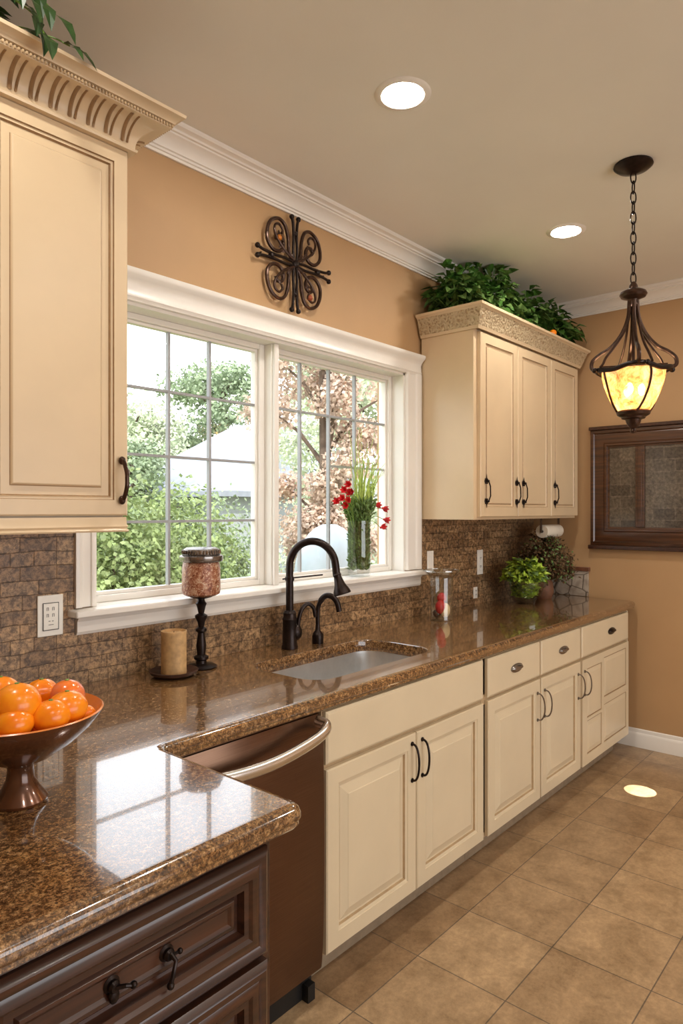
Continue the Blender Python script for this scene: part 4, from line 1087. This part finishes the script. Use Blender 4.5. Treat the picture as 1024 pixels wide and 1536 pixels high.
def tree(name, x, y, h, cr, nb, nl, size, mat, label, seed, trunk=.1, low=.35):
    rr = random.Random(seed); root = empty(name, (x, y, GZ), label, 'tree', 'trees beyond the window')
    t_ = MB(); top = GZ+h
    t_.tube(smoothpts([(x, y, GZ), (x+.05*h*rr.uniform(-1,1), y, GZ+h*.4), (x+.04*h*rr.uniform(-1,1), y, GZ+h*.85)], 5), [trunk*(1-.07*i) for i in range(11)], 8)
    f = MB()
    for i in range(nb):
        a = rr.random()*2*PI; q = low+(1-low)*rr.random(); z = GZ+h*q; rad = cr*(1.25-abs(q-.6)*1.6)*rr.uniform(.2,.9)
        c = (x+rad*math.cos(a), y+rad*math.sin(a), z)
        t_.tube([(x, y, z-h*.12), ((x+c[0])/2, (y+c[1])/2, z-h*.04), c], [trunk*.35, trunk*.22, trunk*.08], 5)
        cluster(f, c, cr*rr.uniform(.3,.5), nl, size, rr, 0, (1,1,.8), .35)
    t_.build('trunk', M['bark'], root); f.build('foliage', M[mat], root, smooth=0, clean=False)
    return root
# hedge bushes
rr = random.Random(21)
def bush(x, y, rx, ry, h, label, seed, mat='hedge', n=4200, size=.07):
    rr = random.Random(seed); root = empty('bush', (x, y, GZ), label, 'bush', 'bushes outside the window')
    f = MB()
    for k in range(9):
        a = rr.random()*2*PI; q = rr.random()
        cluster(f, (x+rx*.5*math.cos(a)*rr.random(), y+ry*.5*math.sin(a)*rr.random(), GZ+h*(.25+.5*q)), h*.36, n//9, size, rr, 0, (rx/h*2.0, ry/h*2.0, .95), .6)
    t_ = MB()
    for k in range(6): t_.tube([(x, y, GZ), (x+rx*.4*math.cos(k), y+ry*.4*math.sin(k), GZ+h*.7)], [.03,.012], 5)
    f.build('foliage', M[mat], root, smooth=0, clean=False); t_.build('branches', M['bark'], root)
bush(2.75, 5.0, .80, .6, 2.35, 'bright green bush filling the lower left of the left window', 31, 'hedge', 14000, .05)
bush(3.75, 5.2, .80, .6, 2.15, 'light green bush under the roof in the middle of the left window', 32, 'hedge', 13000, .05)
bush(4.75, 6.0, .70, .6, 2.2, 'grey green bush at the right of the left window', 33, 'tree1', 11000, .05)
bush(7.3, 6.5, 1.0, .6, 2.3, 'pale green bush behind the flower vase', 34, 'tree2', 12000, .055)
tree('russet_tree', 5.55, 5.0, 5.6, .72, 46, 520, .055, 'russet', 'russet-leaved tree filling the left of the right window', 41, .08, .10)
tree('tree', 10.2, 8.6, 6.0, 1.5, 34, 520, .085, 'tree2', 'pale tree at the right edge of the right window', 42, .12, .12)
tree('tree', 10.6, 17.0, 4.9, 1.9, 30, 420, .13, 'tree2', 'pale tree at the far left behind the neighbouring roof', 43, .16, .15)
tree('tree', 14.6, 18.0, 6.6, 2.1, 34, 460, .14, 'tree1', 'tall green tree right above the neighbouring roof', 44, .2, .15)
tree('tree', 8.0, 13.0, 3.3, 1.4, 26, 420, .10, 'tree1', 'low tree in the left panes beside the pale roof', 48, .1, .15)
tree('tree', 18.5, 15.5, 7.4, 2.4, 34, 420, .16, 'tree2', 'far pale tree seen through the right window', 46, .2, .1)
# neighbour house
nh = empty('neighbour_house', (12, 13, GZ), 'neighbouring house with pale hipped roof seen through the left window', 'house')
def quad(mb, pts, d=(0,0,-.15)):
    P_ = [Vector(p) for p in pts]; mb.loft([P_, [p+Vector(d) for p in P_]])
m = MB()
vs = [(8.9,11.0,1.9),(16,11.0,1.9),(16,15.6,1.9),(8.9,15.6,1.9),(11.2,13.2,3.65),(14.5,13.2,3.65)]
m.add(vs+[(a_,b_,c_-.12) for a_,b_,c_ in vs[:4]], [(0,1,5,4),(1,2,5),(2,3,4,5),(3,0,4),(6,7,1,0),(7,8,2,1),(8,9,3,2),(9,6,0,3),(9,8,7,6)])
m.build('roof', M['roof'], nh, smooth=0)
box(9.2, 15.7, 11.3, 15.3, GZ, 1.775).build('wall', M['siding'], nh, smooth=0)
box(11.1, 11.5, 11.7, 12.1, 2.3, 3.6).build('chimney', M['siding'], nh, smooth=0)
# white pod chair
pc = empty('garden_pod_chair', (4.25, 3.75, GZ), 'white rounded garden chair outside the right window', 'chair')
m = MB(); loops = []
ccx, ccy, ccz = 4.18, 3.75, .92
for k in range(1, 15):
    th = PI*k/15; l = []
    for i in range(21):
        ph = R(-60+300*i/20); l.append((ccx+.30*math.sin(th)*math.cos(ph+.9), ccy+.30*math.sin(th)*math.sin(ph+.9), ccz-.46*math.cos(th)))
    loops.append(l)
m.loft(loops, None, False, False, closed=False)
o = m.build('shell', M['pod'], pc, smooth=80); s2_ = o.modifiers.new('t', 'SOLIDIFY'); s2_.thickness = .03
MB().ball((ccx, ccy, ccz-.20), .22, 20, 12, sc=(1,1,.5)).build('cushion', M['cushion'], pc)
MB().lathe([(0,GZ+.001),(.26,GZ+.001),(.26,GZ+.03),(.04,GZ+.05),(.04,ccz-.44),(0,ccz-.44)], (ccx, ccy, 0), 24).build('pedestal', M['pod'], pc)

# ------------------------------------------------------------------ light
w = bpy.data.worlds.new('world'); scene.world = w; w.use_nodes = True
nt = w.node_tree; bg = nt.nodes['Background']
tc = nt.nodes.new('ShaderNodeTexCoord'); sx = nt.nodes.new('ShaderNodeSeparateXYZ'); nt.links.new(tc.outputs['Generated'], sx.inputs[0])
rp = nt.nodes.new('ShaderNodeValToRGB'); nt.links.new(sx.outputs[2], rp.inputs[0])
rp.color_ramp.elements[0].position = 0; rp.color_ramp.elements[0].color = (.98,.985,1,1); rp.color_ramp.elements[1].position = 1; rp.color_ramp.elements[1].color = (.78,.88,1,1)
nt.links.new(rp.outputs[0], bg.inputs[0]); bg.inputs[1].default_value = 4.6
sun = lamp('SUN', 'sun', (0,0,10), 6.5, (1,.96,.90), angle=R(1.5))
sun.rotation_euler = Vector((.42,.52,-.62)).to_track_quat('-Z', 'Y').to_euler()
# portals guide the sky light through the openings (they give off nothing themselves)
def portal(name, c, sx_, sy_, direction):
    l = bpy.data.lights.new(name, 'AREA'); l.shape = 'RECTANGLE'; l.size = sx_; l.size_y = sy_; l.cycles.is_portal = True
    o = bpy.data.objects.new(name, l); o.location = c; o.rotation_euler = Vector(direction).to_track_quat('-Z', 'Z').to_euler(); col.objects.link(o)
portal('window_portal', ((OX0+OX1)/2, WY+.175, (OZ0+OZ1)/2), OX1-OX0, OZ1-OZ0, (0,-1,0))
portal('rear_portal', ((bx0+bx1)/2, BY-.19, (bz0+bz1)/2), bx1-bx0, bz1-bz0, (0,1,0))

# ------------------------------------------------------------------ camera
cam = bpy.data.cameras.new('camera'); co = bpy.data.objects.new('camera', cam); col.objects.link(co)
cam.sensor_fit = 'HORIZONTAL'; cam.sensor_width = 36; cam.lens = 36*1020/1024; cam.shift_y = -2/1024; cam.clip_start = .02
co.location = (0, 0, 1.484); co.rotation_euler = (R(90), 0, math.atan2(.655, .756)-R(90))
scene.camera = co
scene.view_settings.view_transform = 'Standard'; scene.view_settings.look = 'None'; scene.view_settings.gamma = 1; scene.view_settings.exposure = -.3
